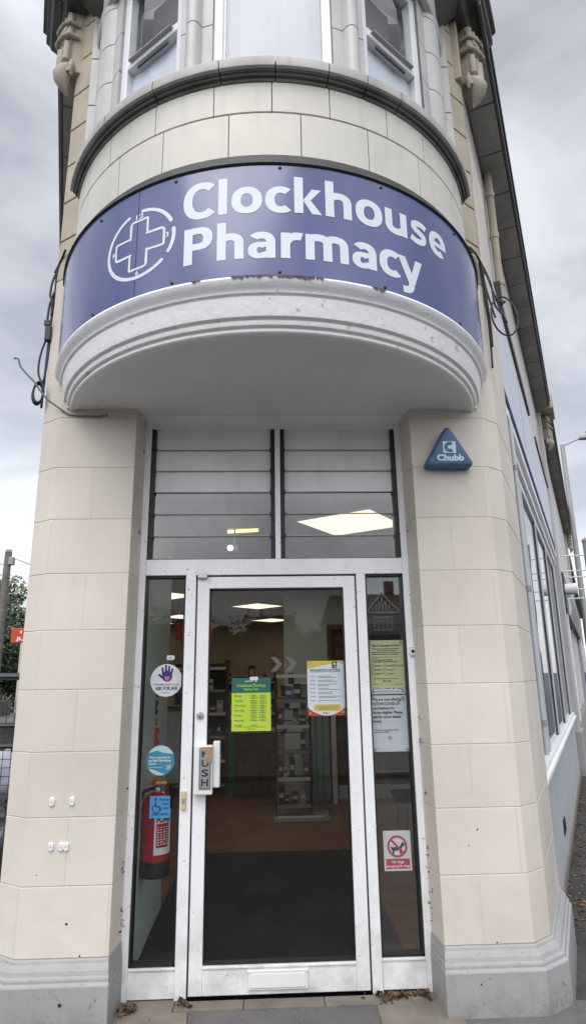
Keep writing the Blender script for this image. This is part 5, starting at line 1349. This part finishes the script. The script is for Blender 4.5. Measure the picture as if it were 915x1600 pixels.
for i, (x, y, k) in enumerate(spots):
    kind = i % 3
    side = 'left' if x < 0 else 'right'
    lab = ('curled dry brown leaf in the heap at the foot of the %s door frame' % side, 'dark withered leaf in the heap at the foot of the %s door frame' % side, 'pale tan leaf lying in the heap at the foot of the %s door frame' % side)[kind]
    if kind not in first:
        o = leaf_mesh(kind*1.7).build('dry_leaf', [M['dry_leaf'],M['dry_leaf2'],M['dry_leaf3']][kind], recalc=False, smooth=True); first[kind] = o
    else:
        o = first[kind].copy(); COL.objects.link(o)
    tag(o, lab, 'leaf', 'dry leaves at the foot of the %s door frame' % side)
    o.location = (x,y,.003); o.rotation_euler = (rnd.uniform(-.5,.5),rnd.uniform(-.5,.5),rnd.uniform(0,6.28)); o.scale = (k*.74,k*.70,k*.85)
# grit crumbs in the doorway and leaf litter along the side wall: uncountable
m = MB()
def crumb(x, y, z, s_):
    b = [V((rnd.uniform(-1,1),rnd.uniform(-1,1),rnd.uniform(-.5,1)))*s_ for _ in range(4)]
    i = [m.P((x+q.x,y+q.y,z+abs(q.z))) for q in b]
    m.face((i[0],i[1],i[2])); m.face((i[0],i[2],i[3])); m.face((i[0],i[3],i[1])); m.face((i[1],i[3],i[2]))
for _ in range(260): crumb(rnd.choice((rnd.gauss(-.70,.04),rnd.gauss(.60,.09),rnd.gauss(.50,.03),rnd.uniform(-.5,.5))), rnd.gauss(3.50,.045), .003, rnd.uniform(.001,.0045))
stuff(m.build('grit', M['grit']), 'pale grit and crumbs scattered in the doorway', 'grit')
m = MB()
for _ in range(420):
    s_ = rnd.uniform(.9,8.5); o_ = abs(rnd.gauss(.03,.10))+.02; p = V(FR(s_,o_,-.058)); a = rnd.uniform(0,6.28); L_ = rnd.uniform(.008,.03)
    d_ = V((cos(a),sin(a),0)); b = V((-sin(a),cos(a),0))
    m.cur = rnd.choice((0,1,1,2)); lift = V((0,0,rnd.uniform(.002,.012)))
    m.poly([p-d_*L_, p+b*L_*.5+lift, p+d_*L_, p-b*L_*.5+lift*.5])
stuff(m.build('leaf_litter', [M['dry_leaf'],M['dry_leaf2'],M['dry_leaf3']], recalc=False), 'broken leaves and dirt along the foot of the side wall', 'leaf litter')

# ================================================================== LIGHT, SKY, CAMERA
w = bpy.data.worlds.new('World'); sc.world = w; w.use_nodes = True
nt = w.node_tree; nt.nodes.clear(); L = nt.links
out = N(nt,'ShaderNodeOutputWorld')
SUN_EL, SUN_AZ = radians(58), radians(200)       # azimuth clockwise from +Y
sky = N(nt,'ShaderNodeTexSky', sky_type='NISHITA'); sky.sun_disc = False; sky.sun_elevation = SUN_EL; sky.sun_rotation = SUN_AZ
bg1 = N(nt,'ShaderNodeBackground'); bg1.inputs[1].default_value = .05; L.new(sky.outputs[0], bg1.inputs[0])
tc = N(nt,'ShaderNodeTexCoord')
mp = N(nt,'ShaderNodeMapping'); mp.inputs['Scale'].default_value = (1.0,1.0,1.9); mp.inputs['Location'].default_value = (.35,.2,.1); L.new(tc.outputs['Generated'], mp.inputs[0])
nz = N(nt,'ShaderNodeTexNoise'); nz.inputs['Scale'].default_value = 2.6; nz.inputs['Detail'].default_value = 6; nz.inputs['Roughness'].default_value = .52; nz.inputs['Distortion'].default_value = .35
L.new(mp.outputs[0], nz.inputs['Vector'])
cl = ramp(nt, nz.outputs['Fac'], [(.34,(.335,.333,.348)),(.5,(.51,.508,.518)),(.65,(.71,.708,.715))])
sp = N(nt,'ShaderNodeSeparateXYZ'); L.new(tc.outputs['Generated'], sp.inputs[0])
def mrange(src, a, b, c, d):
    m_ = N(nt,'ShaderNodeMapRange', interpolation_type='SMOOTHSTEP')
    for i, v in enumerate((a,b,c,d)): m_.inputs[i+1].default_value = v
    L.new(src, m_.inputs[0]); return m_.outputs[0]
def madd(a, b, op='ADD'):
    n = N(nt,'ShaderNodeMath', operation=op)
    for i, v in enumerate((a,b)):
        if isinstance(v,(int,float)): n.inputs[i].default_value = v
        else: L.new(v, n.inputs[i])
    return n.outputs[0]
hor = mrange(sp.outputs[2], -.02, .30, .42, 0)              # brighter towards the horizon
lft = mrange(sp.outputs[0], -.6, .6, .24, -.08)             # brighter to the left
zen = mrange(sp.outputs[2], .76, 1.0, 0, 3.4)               # brighter overhead, as an overcast sky is
bak = mrange(sp.outputs[1], .1, -.7, 0, 2.3)                # brighter towards the sun behind the viewer
low = mrange(sp.outputs[2], .10, .42, .18, 1.0)
gain = madd(madd(madd(madd(1.12,hor),lft),zen),madd(bak,low,'MULTIPLY'))
bg2 = N(nt,'ShaderNodeBackground'); L.new(cl, bg2.inputs[0]); L.new(gain, bg2.inputs[1])
ad = N(nt,'ShaderNodeAddShader'); L.new(bg1.outputs[0], ad.inputs[0]); L.new(bg2.outputs[0], ad.inputs[1]); L.new(ad.outputs[0], out.inputs[0])
sl = bpy.data.lights.new('sun','SUN'); sl.energy = 1.5; sl.angle = radians(45); sl.color = (1,.965,.91)
so = bpy.data.objects.new('sun', sl); COL.objects.link(so)
dv = V((sin(SUN_AZ)*cos(SUN_EL), cos(SUN_AZ)*cos(SUN_EL), sin(SUN_EL)))
so.rotation_euler = dv.to_track_quat('Z','Y').to_euler(); so.location = dv*60

cam = bpy.data.cameras.new('camera'); co = bpy.data.objects.new('camera', cam); COL.objects.link(co)
pitch, yaw, roll = radians(14.78), radians(2.31), radians(.88)
fw = V((sin(yaw)*cos(pitch), cos(yaw)*cos(pitch), sin(pitch))); rt = V((cos(yaw),-sin(yaw),0)); up = rt.cross(fw)
r2 = rt*cos(roll)-up*sin(roll); u2 = rt*sin(roll)+up*cos(roll)
co.matrix_world = Matrix(((r2.x,u2.x,-fw.x,-.035),(r2.y,u2.y,-fw.y,0),(r2.z,u2.z,-fw.z,1.53),(0,0,0,1)))
cam.sensor_fit = 'VERTICAL'; cam.sensor_height = 36; cam.lens = 36*970/1600
cam.clip_start = .05; cam.clip_end = 2500
sc.camera = co
sc.view_settings.view_transform = 'Standard'; sc.view_settings.look = 'None'; sc.view_settings.exposure = 0; sc.view_settings.gamma = 1
sc.render.engine = 'CYCLES'
sc.cycles.max_bounces = 8; sc.cycles.transparent_max_bounces = 24; sc.cycles.caustics_reflective = False; sc.cycles.caustics_refractive = False
sc.cycles.use_denoising = True
